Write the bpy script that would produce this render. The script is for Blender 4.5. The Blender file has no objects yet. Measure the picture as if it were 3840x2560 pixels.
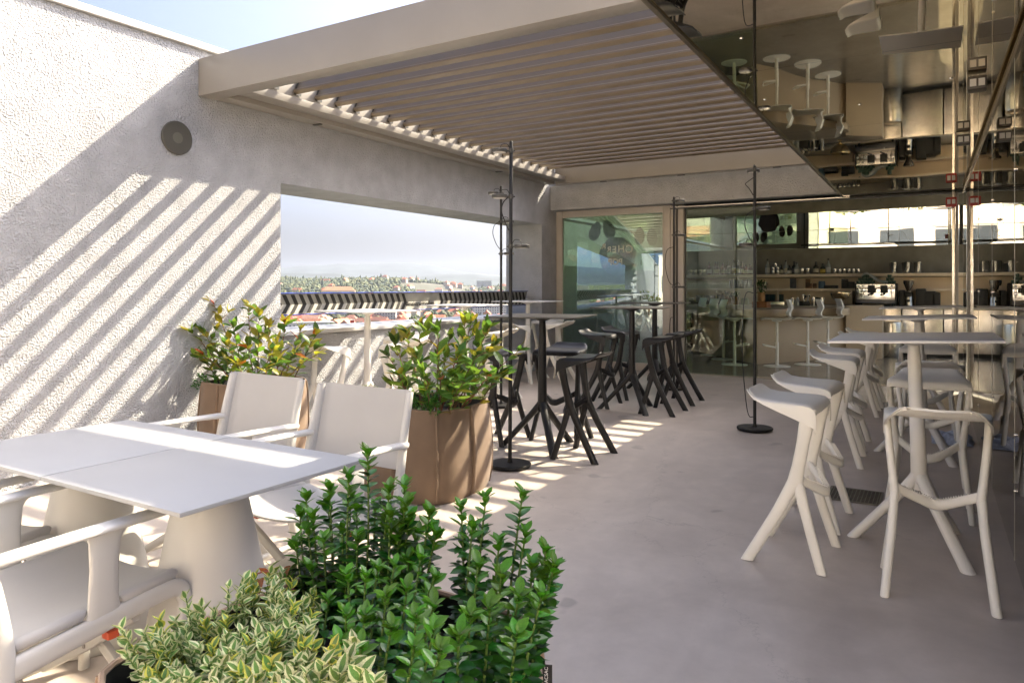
import bpy, bmesh, math, random
from mathutils import Vector, Matrix, noise as mn
random.seed(7)
R = math.radians
sc = bpy.context.scene
COL = sc.collection

# ------------------------------------------------------------------ camera
YAW = R(31.02)
cam_d = bpy.data.cameras.new('camera'); cam = bpy.data.objects.new('camera', cam_d); COL.objects.link(cam)
cam.location = (0, 0, 1.35); cam.rotation_euler = (R(90), 0, YAW)
cam_d.sensor_width = 36; cam_d.lens = 25.256; cam_d.shift_y = -0.0526
cam_d.clip_start = 0.05; cam_d.clip_end = 60000
sc.camera = cam

# ------------------------------------------------------------------ sky, sun, exposure
SUN = Vector((-.455, -1.018, -1.0)).normalized()          # direction the sunlight travels
w = bpy.data.worlds.new('World'); sc.world = w; w.use_nodes = True
nt = w.node_tree; nt.nodes.clear()
sky = nt.nodes.new('ShaderNodeTexSky'); sky.sky_type = 'NISHITA'; sky.sun_disc = False
sky.sun_elevation = R(41.9); sky.sun_rotation = R(24.1)
sky.air_density = .55; sky.dust_density = 9.5; sky.ozone_density = 3.5; sky.altitude = 150
bg = nt.nodes.new('ShaderNodeBackground'); bg.inputs['Strength'].default_value = 0.085
wo = nt.nodes.new('ShaderNodeOutputWorld')
nt.links.new(sky.outputs[0], bg.inputs[0]); nt.links.new(bg.outputs[0], wo.inputs[0])
sl = bpy.data.lights.new('sun', 'SUN'); sl.energy = 2.6; sl.angle = R(0.5); sl.color = (1.0, .87, .66)
so = bpy.data.objects.new('sun', sl); COL.objects.link(so); so.location = (20, 40, 45)
so.rotation_euler = SUN.to_track_quat('-Z', 'Y').to_euler()
vs = sc.view_settings; vs.view_transform = 'Standard'; vs.look = 'None'; vs.gamma = 1; vs.use_curve_mapping = False
vs.exposure = 2.57
sc.render.engine = 'CYCLES'
cy = sc.cycles; cy.use_denoising = True; cy.max_bounces = 10; cy.diffuse_bounces = 5; cy.glossy_bounces = 6
cy.transparent_max_bounces = 16; cy.transmission_bounces = 8; cy.volume_bounces = 0; cy.caustics_reflective = False
cy.caustics_refractive = False; cy.sample_clamp_indirect = 6.0; cy.use_adaptive_sampling = True
try: cy.denoiser = 'OPENIMAGEDENOISE'; cy.denoising_input_passes = 'RGB_ALBEDO_NORMAL'
except Exception: pass

# ------------------------------------------------------------------ helpers
def fz(y): return 0.0125 * (y - 2.7)                       # the terrace falls gently towards the camera

class MB:
    def __init__(s): s.v = []; s.f = []; s.mi = []
    def add(s, vs_, fs, m=0):
        o = len(s.v); s.v += [tuple(p) for p in vs_]
        for f in fs: s.f.append(tuple(i + o for i in f)); s.mi.append(m)
        return s
    def box(s, x0, x1, y0, y1, z0, z1, m=0):
        return s.add([(x0,y0,z0),(x1,y0,z0),(x1,y1,z0),(x0,y1,z0),(x0,y0,z1),(x1,y0,z1),(x1,y1,z1),(x0,y1,z1)],
              [(0,3,2,1),(4,5,6,7),(0,1,5,4),(1,2,6,5),(2,3,7,6),(3,0,4,7)], m)
    def prism(s, poly, z0, z1, m=0):
        n = len(poly)
        return s.add([(x,y,z0) for x,y in poly] + [(x,y,z1) for x,y in poly],
              [tuple(range(n-1,-1,-1)), tuple(range(n,2*n))] + [(i,(i+1)%n,(i+1)%n+n,i+n) for i in range(n)], m)
    def extrude_x(s, poly, x0, x1, m=0):                   # poly in (y,z)
        n = len(poly)
        return s.add([(x0,y,z) for y,z in poly] + [(x1,y,z) for y,z in poly],
              [tuple(range(n)), tuple(range(2*n-1,n-1,-1))] + [(i,i+n,(i+1)%n+n,(i+1)%n) for i in range(n)], m)
    def lathe(s, prof, n=24, c=(0,0,0), m=0, sx=1, sy=1):
        k = len(prof); vs_ = []
        for r, z in prof:
            for i in range(n):
                a = 2*math.pi*i/n; vs_.append((c[0]+r*sx*math.cos(a), c[1]+r*sy*math.sin(a), c[2]+z))
        fs = []
        for j in range(k-1):
            for i in range(n):
                a = j*n+i; b = j*n+(i+1)%n; fs.append((a, b, b+n, a+n))
        if prof[0][0] > 1e-5: fs.append(tuple(range(n-1,-1,-1)))
        if prof[-1][0] > 1e-5: fs.append(tuple(range((k-1)*n, k*n)))
        return s.add(vs_, fs, m)
    def tube(s, path, r1, r2=None, side=None, n=8, e=2.0, sub=1, flat=False, cap=True, m=0):
        P = [Vector(p) for p in path]
        r1 = list(r1) if hasattr(r1, '__len__') else [r1]*len(P)
        r2 = r1 if r2 is None else (list(r2) if hasattr(r2, '__len__') else [r2]*len(P))
        if sub > 1:
            Q = []; A = []; B = []
            for i in range(len(P)-1):
                p0 = P[max(i-1,0)]; p1 = P[i]; p2 = P[i+1]; p3 = P[min(i+2,len(P)-1)]
                for j in range(sub):
                    t = j/sub
                    Q.append(.5*((2*p1)+(p2-p0)*t+(2*p0-5*p1+4*p2-p3)*t*t+(3*p1-p0-3*p2+p3)*t**3))
                    A.append(r1[i]+(r1[i+1]-r1[i])*t); B.append(r2[i]+(r2[i+1]-r2[i])*t)
            Q.append(P[-1]); A.append(r1[-1]); B.append(r2[-1]); P, r1, r2 = Q, A, B
        ref = Vector(side) if side else None; vs_ = []; prev = None
        for i, p in enumerate(P):
            t = (P[min(i+1,len(P)-1)] - P[max(i-1,0)]).normalized()
            if ref is not None: e1 = ref - t*ref.dot(t)
            elif prev is None:
                q = Vector((0,0,1)) if abs(t.z) < .9 else Vector((1,0,0)); e1 = q - t*q.dot(t)
            else: e1 = prev - t*prev.dot(t)
            e1.normalize(); prev = e1; e2 = t.cross(e1)
            for k in range(n):
                a = 2*math.pi*(k+.5)/n; ca, sa = math.cos(a), math.sin(a)
                q = 2.0/e
                u = math.copysign(abs(ca)**q, ca)*r1[i]; v_ = math.copysign(abs(sa)**q, sa)*r2[i]
                w_ = p + e1*u + e2*v_
                if flat and i == len(P)-1 and abs(t.z) > .2: w_ = w_ - t*((w_.z-p.z)/t.z)
                vs_.append(w_)
        fs = []; L = len(P)
        for j in range(L-1):
            for k in range(n):
                a = j*n+k; b = j*n+(k+1)%n; fs.append((a, b, b+n, a+n))
        if cap: fs += [tuple(range(n-1,-1,-1)), tuple(range((L-1)*n, L*n))]
        return s.add(vs_, fs, m)
    def grid(s, fn, nu, nv, m=0, wrap=False):
        vs_ = [fn(i/(nu-1), j/(nv-1)) for j in range(nv) for i in range(nu)]
        fs = [(j*nu+i, j*nu+i+1, (j+1)*nu+i+1, (j+1)*nu+i) for j in range(nv-1) for i in range(nu-1)]
        if wrap: fs += [(j*nu+nu-1, j*nu, (j+1)*nu, (j+1)*nu+nu-1) for j in range(nv-1)]
        return s.add(vs_, fs, m)
    def mesh(s, name, mats=None, smooth=False, bev=0, bseg=2, solid=0, angle=40, recalc=False):
        me = bpy.data.meshes.new(name); me.from_pydata(s.v, [], s.f)
        if any(s.mi): me.polygons.foreach_set('material_index', s.mi)
        if bev or solid or recalc:
            bm = bmesh.new(); bm.from_mesh(me)
            if recalc: bmesh.ops.recalc_face_normals(bm, faces=bm.faces[:])
            if solid: bmesh.ops.solidify(bm, geom=bm.faces[:], thickness=solid)
            if bev:
                es = [e for e in bm.edges if len(e.link_faces) == 2 and e.calc_face_angle(0) > R(30)]
                bmesh.ops.bevel(bm, geom=es, offset=bev, segments=bseg, affect='EDGES', profile=.6, clamp_overlap=True)
            bm.to_mesh(me); bm.free()
        if smooth or bev:
            me.polygons.foreach_set('use_smooth', [True]*len(me.polygons))
            me.set_sharp_from_angle(angle=R(angle))
        for m in (mats if isinstance(mats, (list, tuple)) else [mats]): me.materials.append(m)
        me.update(); return me
    def build(s, name, mats=None, parent=None, loc=(0,0,0), rot=(0,0,0), **k):
        return link(name, s.mesh(name, mats, **k), parent, loc, rot)

def link(name, me, parent=None, loc=(0,0,0), rot=(0,0,0), scale=None):
    o = bpy.data.objects.new(name, me); COL.objects.link(o); o.location = loc; o.rotation_euler = rot
    if scale is not None: o.scale = scale if hasattr(scale, '__len__') else (scale,)*3
    if parent: o.parent = parent
    return o
def tag(o, label=None, cat=None, group=None, kind=None):
    if label: o['label'] = label
    if cat: o['category'] = cat
    if group: o['group'] = group
    if kind: o['kind'] = kind
    return o
def thing(name, label, cat, loc=(0,0,0), rz=0, group=None, rot=None):
    o = bpy.data.objects.new(name, None); COL.objects.link(o); o.empty_display_size = .1
    o.location = loc; o.rotation_euler = rot if rot else (0,0,rz)
    return tag(o, label, cat, group)
def dup(o, parent=None):
    c = o.copy(); COL.objects.link(c); c.parent = parent
    for ch in list(o.children): dup(ch, c)
    return c
def place(proto, used, loc, rz, label, group, rot=None):
    """First call moves the prototype itself, later calls copy it with all its parts."""
    o = proto if not used else dup(proto)
    used.append(1); o.location = loc; o.rotation_euler = rot if rot else (0,0,rz)
    o['label'] = label; o['group'] = group
    return o
def text_mesh(txt, size, depth=.0008, mat=None, bold=0):
    c = bpy.data.curves.new('lettering', 'FONT'); c.body = txt; c.size = size; c.extrude = depth
    c.align_x = 'CENTER'; c.align_y = 'CENTER'; c.offset = bold; c.resolution_u = 3
    o = bpy.data.objects.new('lettering_source', c); COL.objects.link(o)
    dg = bpy.context.evaluated_depsgraph_get(); dg.update()
    me = bpy.data.meshes.new_from_object(o.evaluated_get(dg)); bpy.data.objects.remove(o); bpy.data.curves.remove(c)
    me.name = 'lettering'; me.materials.clear(); me.materials.append(mat)
    return me

# ------------------------------------------------------------------ materials
def lin(c): return tuple(((x/12.92) if x <= .04045 else ((x+.055)/1.055)**2.4) for x in c)
def M(name, col, rough=.5, metal=0, var=.06, vscale=3, bump=0, bscale=60, bdist=.003, spec=.5, coat=0,
      transl=0, rvar=0, objvar=0, tint=None, sheen=0, bdetail=3, btype='noise', aniso=None):
    m = bpy.data.materials.new(name); m.use_nodes = True; t = m.node_tree; N = t.nodes; L = t.links
    p = N['Principled BSDF']; out = N['Material Output']
    p.inputs['Roughness'].default_value = rough; p.inputs['Metallic'].default_value = metal
    p.inputs['Specular IOR Level'].default_value = spec; p.inputs['Coat Weight'].default_value = coat
    p.inputs['Sheen Weight'].default_value = sheen
    tc = N.new('ShaderNodeTexCoord'); nz = N.new('ShaderNodeTexNoise')
    nz.inputs['Scale'].default_value = vscale; nz.inputs['Detail'].default_value = 6
    L.new(tc.outputs['Object'], nz.inputs['Vector'])
    mx = N.new('ShaderNodeMix'); mx.data_type = 'RGBA'
    c2 = tint if tint else tuple(max(0, x*(1-2*var)) for x in col); c1 = tuple(min(1, x*(1+var)) for x in col) if not tint else col
    mx.inputs[6].default_value = (*c2, 1); mx.inputs[7].default_value = (*c1, 1)
    cr = N.new('ShaderNodeMapRange'); cr.inputs[1].default_value = .3; cr.inputs[2].default_value = .7
    L.new(nz.outputs['Fac'], cr.inputs[0]); L.new(cr.outputs[0], mx.inputs[0])
    colout = mx.outputs[2]
    if objvar:
        oi = N.new('ShaderNodeObjectInfo'); hs = N.new('ShaderNodeHueSaturation')
        a = N.new('ShaderNodeMapRange'); a.inputs[3].default_value = 1-objvar; a.inputs[4].default_value = 1+objvar
        L.new(oi.outputs['Random'], a.inputs[0]); L.new(a.outputs[0], hs.inputs['Value'])
        b = N.new('ShaderNodeMapRange'); b.inputs[3].default_value = .5-objvar*.08; b.inputs[4].default_value = .5+objvar*.08
        L.new(oi.outputs['Random'], b.inputs[0]); L.new(b.outputs[0], hs.inputs['Hue'])
        L.new(colout, hs.inputs['Color']); colout = hs.outputs[0]
    L.new(colout, p.inputs['Base Color'])
    if rvar:
        rr = N.new('ShaderNodeMapRange'); rr.inputs[3].default_value = max(0, rough-rvar); rr.inputs[4].default_value = min(1, rough+rvar)
        L.new(cr.outputs[0], rr.inputs[0]); L.new(rr.outputs[0], p.inputs['Roughness'])
    if bump:
        b = N.new('ShaderNodeBump'); b.inputs['Strength'].default_value = bump; b.inputs['Distance'].default_value = bdist
        if btype == 'voronoi':
            tx = N.new('ShaderNodeTexVoronoi'); tx.inputs['Scale'].default_value = bscale; ho = tx.outputs['Distance']
        else:
            tx = N.new('ShaderNodeTexNoise'); tx.inputs['Scale'].default_value = bscale; tx.inputs['Detail'].default_value = bdetail; ho = tx.outputs['Fac']
        L.new(tc.outputs['Object'], tx.inputs['Vector']); L.new(ho, b.inputs['Height']); L.new(b.outputs[0], p.inputs['Normal'])
    if transl:
        tr = N.new('ShaderNodeBsdfTranslucent'); ms = N.new('ShaderNodeMixShader'); ms.inputs[0].default_value = transl
        L.new(colout, tr.inputs['Color']); L.new(p.outputs[0], ms.inputs[1]); L.new(tr.outputs[0], ms.inputs[2]); L.new(ms.outputs[0], out.inputs[0])
    return m
def pane(name, tint=(.9,.95,.93), base=.05, wob=0.0, gloss=(1,1,1)):
    """Window pane: mirror reflection by viewing angle over tinted see-through."""
    m = bpy.data.materials.new(name); m.use_nodes = True; t = m.node_tree; N = t.nodes; L = t.links; N.clear()
    out = N.new('ShaderNodeOutputMaterial'); ms = N.new('ShaderNodeMixShader')
    tr = N.new('ShaderNodeBsdfTransparent'); tr.inputs[0].default_value = (*tint, 1)
    gl = N.new('ShaderNodeBsdfAnisotropic') if False else N.new('ShaderNodeBsdfGlossy'); gl.inputs['Roughness'].default_value = 0.0
    gl.inputs['Color'].default_value = (*gloss, 1)
    lw = N.new('ShaderNodeLayerWeight'); lw.inputs['Blend'].default_value = .5
    pw = N.new('ShaderNodeMath'); pw.operation = 'POWER'; pw.inputs[1].default_value = 5
    ma = N.new('ShaderNodeMath'); ma.operation = 'MULTIPLY_ADD'; ma.inputs[1].default_value = 1-base; ma.inputs[2].default_value = base
    L.new(lw.outputs['Facing'], pw.inputs[0]); L.new(pw.outputs[0], ma.inputs[0]); L.new(ma.outputs[0], ms.inputs[0])
    if wob:
        tc = N.new('ShaderNodeTexCoord'); nz = N.new('ShaderNodeTexNoise'); nz.inputs['Scale'].default_value = 1.4
        b = N.new('ShaderNodeBump'); b.inputs['Strength'].default_value = 1; b.inputs['Distance'].default_value = wob
        L.new(tc.outputs['Object'], nz.inputs['Vector']); L.new(nz.outputs['Fac'], b.inputs['Height']); L.new(b.outputs[0], gl.inputs['Normal'])
    L.new(tr.outputs[0], ms.inputs[1]); L.new(gl.outputs[0], ms.inputs[2]); L.new(ms.outputs[0], out.inputs[0])
    return m

def plaster():
    m = M('scratch_plaster', (.49,.497,.512), rough=.92, var=.07, vscale=5, spec=.15)
    t = m.node_tree; N = t.nodes; L = t.links; p = N['Principled BSDF']; tc = next(n for n in N if n.type == 'TEX_COORD')
    v = N.new('ShaderNodeTexVoronoi'); v.inputs['Scale'].default_value = 78; v.feature = 'SMOOTH_F1'
    wn = N.new('ShaderNodeTexNoise'); wn.inputs['Scale'].default_value = 20; wn.inputs['Detail'].default_value = 4
    vm = N.new('ShaderNodeVectorMath'); vm.operation = 'MULTIPLY_ADD'; vm.inputs[1].default_value = (.06,.06,.06)
    L.new(tc.outputs['Object'], wn.inputs['Vector']); L.new(wn.outputs['Color'], vm.inputs[0]); L.new(tc.outputs['Object'], vm.inputs[2])
    L.new(vm.outputs[0], v.inputs['Vector'])
    n2 = N.new('ShaderNodeTexNoise'); n2.inputs['Scale'].default_value = 75; n2.inputs['Detail'].default_value = 5
    L.new(tc.outputs['Object'], n2.inputs['Vector'])
    ad = N.new('ShaderNodeMath'); ad.operation = 'MULTIPLY_ADD'; ad.inputs[1].default_value = .9
    L.new(n2.outputs['Fac'], ad.inputs[0]); L.new(v.outputs['Distance'], ad.inputs[2])
    b = N.new('ShaderNodeBump'); b.inputs['Strength'].default_value = 1.0; b.inputs['Distance'].default_value = .020
    L.new(ad.outputs[0], b.inputs['Height']); L.new(b.outputs[0], p.inputs['Normal'])
    return m
def cement(name, c1, c2, rough=.42):
    m = bpy.data.materials.new(name); m.use_nodes = True; t = m.node_tree; N = t.nodes; L = t.links; p = N['Principled BSDF']
    tc = N.new('ShaderNodeTexCoord')
    n1 = N.new('ShaderNodeTexNoise'); n1.inputs['Scale'].default_value = .9; n1.inputs['Detail'].default_value = 7; n1.inputs['Distortion'].default_value = .6
    n2 = N.new('ShaderNodeTexNoise'); n2.inputs['Scale'].default_value = 6; n2.inputs['Detail'].default_value = 8; n2.inputs['Roughness'].default_value = .65
    n3 = N.new('ShaderNodeTexNoise'); n3.inputs['Scale'].default_value = 140; n3.inputs['Detail'].default_value = 3
    st = N.new('ShaderNodeMapping'); st.inputs['Scale'].default_value = (1.2, 1.2, 1)
    L.new(tc.outputs['Object'], st.inputs[0])
    for n in (n1, n2, n3): L.new(st.outputs[0], n.inputs['Vector'])
    a = N.new('ShaderNodeMath'); a.operation = 'MULTIPLY_ADD'; a.inputs[1].default_value = .55
    L.new(n2.outputs['Fac'], a.inputs[0]); L.new(n1.outputs['Fac'], a.inputs[2])
    mr = N.new('ShaderNodeMapRange'); mr.inputs[1].default_value = .55; mr.inputs[2].default_value = 1.0; L.new(a.outputs[0], mr.inputs[0])
    mx = N.new('ShaderNodeMix'); mx.data_type = 'RGBA'; mx.inputs[6].default_value = (*c1,1); mx.inputs[7].default_value = (*c2,1)
    L.new(mr.outputs[0], mx.inputs[0])
    # dried water stains: a few dark spots with their own outline
    v = N.new('ShaderNodeTexNoise'); v.inputs['Scale'].default_value = 3.1; v.inputs['Detail'].default_value = 2
    L.new(tc.outputs['Object'], v.inputs['Vector'])
    sr = N.new('ShaderNodeMapRange'); sr.inputs[1].default_value = .70; sr.inputs[2].default_value = .74; sr.inputs[3].default_value = 1; sr.inputs[4].default_value = .72
    L.new(v.outputs['Fac'], sr.inputs[0])
    mu = N.new('ShaderNodeMix'); mu.data_type = 'RGBA'; mu.blend_type = 'MULTIPLY'; mu.inputs[0].default_value = 1
    L.new(mx.outputs[2], mu.inputs[6]); L.new(sr.outputs[0], mu.inputs[7]); L.new(mu.outputs[2], p.inputs['Base Color'])
    # trowel sweeps and a few hairline cracks
    tw = N.new('ShaderNodeMapping'); tw.inputs['Scale'].default_value = (3.2, 1.5, 1); tw.inputs['Rotation'].default_value = (0,0,.7); L.new(tc.outputs['Object'], tw.inputs[0])
    tn = N.new('ShaderNodeTexNoise'); tn.inputs['Scale'].default_value = 1; tn.inputs['Detail'].default_value = 5; tn.inputs['Distortion'].default_value = 1.2; L.new(tw.outputs[0], tn.inputs['Vector'])
    tr_ = N.new('ShaderNodeMapRange'); tr_.inputs[1].default_value = .35; tr_.inputs[2].default_value = .7; tr_.inputs[3].default_value = .93; tr_.inputs[4].default_value = 1.05; L.new(tn.outputs['Fac'], tr_.inputs[0])
    ck = N.new('ShaderNodeTexVoronoi'); ck.feature = 'DISTANCE_TO_EDGE'; ck.inputs['Scale'].default_value = .38
    wv = N.new('ShaderNodeVectorMath'); wv.operation = 'MULTIPLY_ADD'; wv.inputs[1].default_value = (.35,.35,0); L.new(n2.outputs['Color'], wv.inputs[0]); L.new(tc.outputs['Object'], wv.inputs[2]); L.new(wv.outputs[0], ck.inputs['Vector'])
    cr_ = N.new('ShaderNodeMapRange'); cr_.inputs[1].default_value = .0004; cr_.inputs[2].default_value = .0016; cr_.inputs[3].default_value = .82; cr_.inputs[4].default_value = 1; L.new(ck.outputs['Distance'], cr_.inputs[0])
    mm = N.new('ShaderNodeMath'); mm.operation = 'MULTIPLY'; L.new(tr_.outputs[0], mm.inputs[0]); L.new(cr_.outputs[0], mm.inputs[1])
    m2 = N.new('ShaderNodeMix'); m2.data_type = 'RGBA'; m2.blend_type = 'MULTIPLY'; m2.inputs[0].default_value = 1
    L.new(mu.outputs[2], m2.inputs[6]); L.new(mm.outputs[0], m2.inputs[7]); L.new(m2.outputs[2], p.inputs['Base Color'])
    rr = N.new('ShaderNodeMapRange'); rr.inputs[3].default_value = rough-.1; rr.inputs[4].default_value = rough+.14
    L.new(n2.outputs['Fac'], rr.inputs[0]); L.new(rr.outputs[0], p.inputs['Roughness'])
    b = N.new('ShaderNodeBump'); b.inputs['Strength'].default_value = .25; b.inputs['Distance'].default_value = .002
    ab = N.new('ShaderNodeMath'); ab.operation = 'MULTIPLY_ADD'; ab.inputs[1].default_value = .35
    L.new(n3.outputs['Fac'], ab.inputs[0]); L.new(n2.outputs['Fac'], ab.inputs[2]); L.new(ab.outputs[0], b.inputs['Height'])
    L.new(b.outputs[0], p.inputs['Normal'])
    return m
def mirror(name, col, rough=.02, wob=.004, wscale=.8):
    m = bpy.data.materials.new(name); m.use_nodes = True; t = m.node_tree; N = t.nodes; L = t.links; p = N['Principled BSDF']
    p.inputs['Base Color'].default_value = (*col,1); p.inputs['Metallic'].default_value = 1; p.inputs['Roughness'].default_value = rough
    tc = N.new('ShaderNodeTexCoord'); nz = N.new('ShaderNodeTexNoise'); nz.inputs['Scale'].default_value = wscale; nz.inputs['Detail'].default_value = 1
    b = N.new('ShaderNodeBump'); b.inputs['Strength'].default_value = 1; b.inputs['Distance'].default_value = wob
    L.new(tc.outputs['Object'], nz.inputs['Vector']); L.new(nz.outputs['Fac'], b.inputs['Height']); L.new(b.outputs[0], p.inputs['Normal'])
    return m

PLASTER = plaster()
CEMENT = cement('micro_cement', (.41,.352,.30), (.57,.498,.432), .40)
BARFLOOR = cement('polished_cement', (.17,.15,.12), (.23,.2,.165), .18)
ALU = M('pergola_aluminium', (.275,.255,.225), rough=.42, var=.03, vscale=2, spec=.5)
LOUV_SHADED = M('shaded_louvre_aluminium', (.175,.138,.092), rough=.36, var=.04, vscale=2, spec=.6)  # same paint as the beams, darkened: shade under the blades put into colour
FRAME = M('frame_aluminium', (.44,.40,.35), rough=.4, var=.03)
WMETAL = M('white_sheet', (.56,.555,.54), rough=.45, var=.03)
WPLAST = M('white_plastic', (.80,.775,.70), rough=.42, var=.02, vscale=2, bump=.05, bscale=300, bdist=.0008)
WCHAIR = M('white_chair_plastic', (.60,.585,.55), rough=.42, var=.02, vscale=2, bump=.05, bscale=300, bdist=.0008)
BARTOP = M('white_bar_top', (.70,.69,.67), rough=.4, var=.02, vscale=4)
WPAINT = M('white_painted_steel', (.78,.76,.71), rough=.36, var=.02)
BPLAST = M('black_plastic', (.012,.012,.0135), rough=.38, var=.1, spec=.35, bump=.06, bscale=300, bdist=.0008)
BMETAL = M('black_painted_steel', (.013,.013,.0135), rough=.42, var=.1, spec=.35)
DKGREY = M('dark_grey_metal', (.06,.058,.052), rough=.45, var=.1)
WTOP = M('white_laminate_top', (.36,.366,.374), rough=.38, var=.015, vscale=4)
BTOP = M('dark_laminate_top', (.04,.036,.03), rough=.34, var=.1)
MESHF = M('white_mesh_fabric', (.55,.535,.515), rough=.85, var=.03, bump=.35, bscale=420, bdist=.0015, sheen=.2, transl=.12)
ORANGE = M('orange_plastic', (.62,.10,.035), rough=.4)
CHROME = M('chrome', (.75,.73,.7), rough=.12, metal=1, var=.03)
STEEL = M('brushed_steel', (.6,.57,.52), rough=.26, metal=1, var=.06, vscale=20)
GOLDM = M('warm_polished_metal', (.75,.62,.4), rough=.1, metal=1)
# ================================================================== THE TERRACE
XW, XO, YF, YG = -5.35, -6.0, 10.07, 10.26            # wall face, outer face, far band face, glazing line
ZP, ZT = 2.95, 3.26                                    # pergola bottom and top
ZC = 2.53                                              # mirrored ceiling
def gx(y): return .295 - .0171*(y-4.3)                 # line of the glass wall
def floor_mesh(x0, x1, y0, y1, nx, ny, zf):
    m = MB(); m.grid(lambda u, v: (x0+(x1-x0)*u, y0+(y1-y0)*v, zf(y0+(y1-y0)*v)), nx, ny); return m
o = floor_mesh(-5.9, 6, -9, YG+.06, 2, 2, fz).build('terrace_floor', CEMENT); tag(o, kind='structure')
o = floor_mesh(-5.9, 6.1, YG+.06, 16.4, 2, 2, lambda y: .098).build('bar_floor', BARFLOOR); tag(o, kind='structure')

# --- rendered wall on the left with its opening
wl = thing('rendered_wall', 'long rough plastered white wall with a wide opening onto the city', 'wall', (XW, 4, 0))
m = MB()
def wbox(y0, y1, z0, z1): m.box(XO-XW, 0, y0-4, y1-4, z0, z1)
O0, O1, OZ0, OZ1 = 4.671, 9.797, .885, 2.333
ys = [-9, O0, O1, 10.36]; zs = [-.3, OZ0, OZ1, 3.34]
# one closed shell: front and back sheets with the hole, and its four reveals
vv = []; ff = []
for xx in (0, XO-XW):
    for z in zs:
        for y in ys: vv.append((xx, y-4, z))
def vi(s, j, i): return s*16 + j*4 + i
for j in range(3):
    for i in range(3):
        if (i, j) == (1, 1): continue
        ff.append((vi(0,j,i), vi(0,j,i+1), vi(0,j+1,i+1), vi(0,j+1,i)))
        ff.append((vi(1,j,i), vi(1,j+1,i), vi(1,j+1,i+1), vi(1,j,i+1)))
ff += [(vi(0,1,1),vi(1,1,1),vi(1,1,2),vi(0,1,2)), (vi(0,2,1),vi(0,2,2),vi(1,2,2),vi(1,2,1)),
       (vi(0,1,1),vi(0,2,1),vi(1,2,1),vi(1,1,1)), (vi(0,1,2),vi(1,1,2),vi(1,2,2),vi(0,2,2))]
for i in range(3):
    ff.append((vi(0,3,i),vi(0,3,i+1),vi(1,3,i+1),vi(1,3,i))); ff.append((vi(0,0,i),vi(1,0,i),vi(1,0,i+1),vi(0,0,i+1)))
for j in range(3):
    ff.append((vi(0,j,0),vi(0,j+1,0),vi(1,j+1,0),vi(1,j,0))); ff.append((vi(0,j,3),vi(1,j,3),vi(1,j+1,3),vi(0,j+1,3)))
m.add(vv, ff); m.build('plaster_surface', PLASTER, wl, recalc=True)
MB().box(XO-XW-.03, .035, -13, 6.37, 3.345, 3.40).build('coping', WMETAL, wl, bev=.006)
s = MB(); s.box(XO-XW-.03, .035, O0-4+.002, O1-4-.002, .893, .931)
s.build('window_sill', WMETAL, wl, bev=.004)

# --- round wall speaker
sp = thing('wall_speaker', 'round dark flush speaker disc on the plastered wall left of the pergola', 'speaker', (XW, 3.6, 2.564))
MB().lathe([(.135,0),(.137,.012),(.13,.02),(.118,.02)], 40).build('rim', M('speaker_rim', (.075,.07,.055), rough=.55), sp, rot=(0,R(90),0), smooth=True)
MB().lathe([(.118,.016),(.09,.019),(0.0,.021)], 40).build('grille', M('speaker_grille', (.135,.13,.10), rough=.7, bump=.3, bscale=500, bdist=.001), sp, rot=(0,R(90),0), smooth=True)

# --- folded guard rail with chevrons in the opening
BLUE = M('blue_edge_paint', (.015,.04,.30), rough=.25, var=.08, coat=.5)
GALV = M('galvanised_sheet', (.27,.26,.225), rough=.5, metal=.2, var=.15, vscale=7, rvar=.1)
CHEV = M('black_chevron_film', (.018,.017,.014), rough=.6, var=.1, spec=.2)
rl = thing('chevron_rail', 'long galvanised guard rail with black chevrons and blue edges in the wall opening', 'rail', (-5.6, O0+.02, 0))
LR = O1-O0-.04
zt, zm, zb = 1.285, 1.178, 1.085
FD = -.03
def prof(z, d=0): # shallow fold away from the terrace at mid height
    return FD*(1-abs(z-zm)/(zt-zm if z >= zm else zm-zb)) + d
m = MB(); m.grid(lambda u, v: (prof(zb+(zt-zb)*v), LR*u, zb+(zt-zb)*v + .004*(u-.5)), 2, 3)
m.v = []; m.f = []; m.mi = []
for (z0, z1) in ((zb, zm), (zm, zt)):
    a, b = prof(z0), prof(z1)
    m.add([(a,0,z0),(a,LR,z0),(b,LR,z1),(b,0,z1),(a-.006,0,z0),(a-.006,LR,z0),(b-.006,LR,z1),(b-.006,0,z1)],
          [(0,1,2,3),(7,6,5,4),(0,4,5,1),(3,2,6,7),(0,3,7,4),(1,5,6,2)])
m.build('folded_sheet', GALV, rl)
for zz, r in ((zt+.008, .009), (zb-.008, .009)):
    MB().tube([(0,0,zz),(0,LR,zz)], r*1.6, r*.8, side=(1,0,0), n=12).build('blue_edge', BLUE, rl, smooth=True)
d = .0022
ch = MB()
def chev(y):
    w_ = .052; lead = .082
    a = prof(zt-.006)+d; c = FD+d; e = prof(zb+.006)+d
    return MB().add([(a,0,zt-.006),(a,w_,zt-.006),(c,lead+w_,zm),(c,lead,zm),(e,w_*1-.002,zb+.006),(e,-.002,zb+.006)],
                    [(0,1,2,3),(3,2,4,5)])
cme = chev(0).mesh('chevron', CHEV)
ylist = [4.905 + .1072*i for i in range(-1, 18)] + [7.475 + .1072*i for i in range(21)]
for y in ylist:
    if O0+.04 < y < O1-.15: link('chevron', cme, rl, (0, y-(O0+.02), 0))
tm = text_mesh('#maistracityvibes', .082, .0006, CHEV, .0012)
link('lettering', tm, rl, (-.012, 7.11-(O0+.02), 1.150), (R(90), 0, R(90)))

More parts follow.
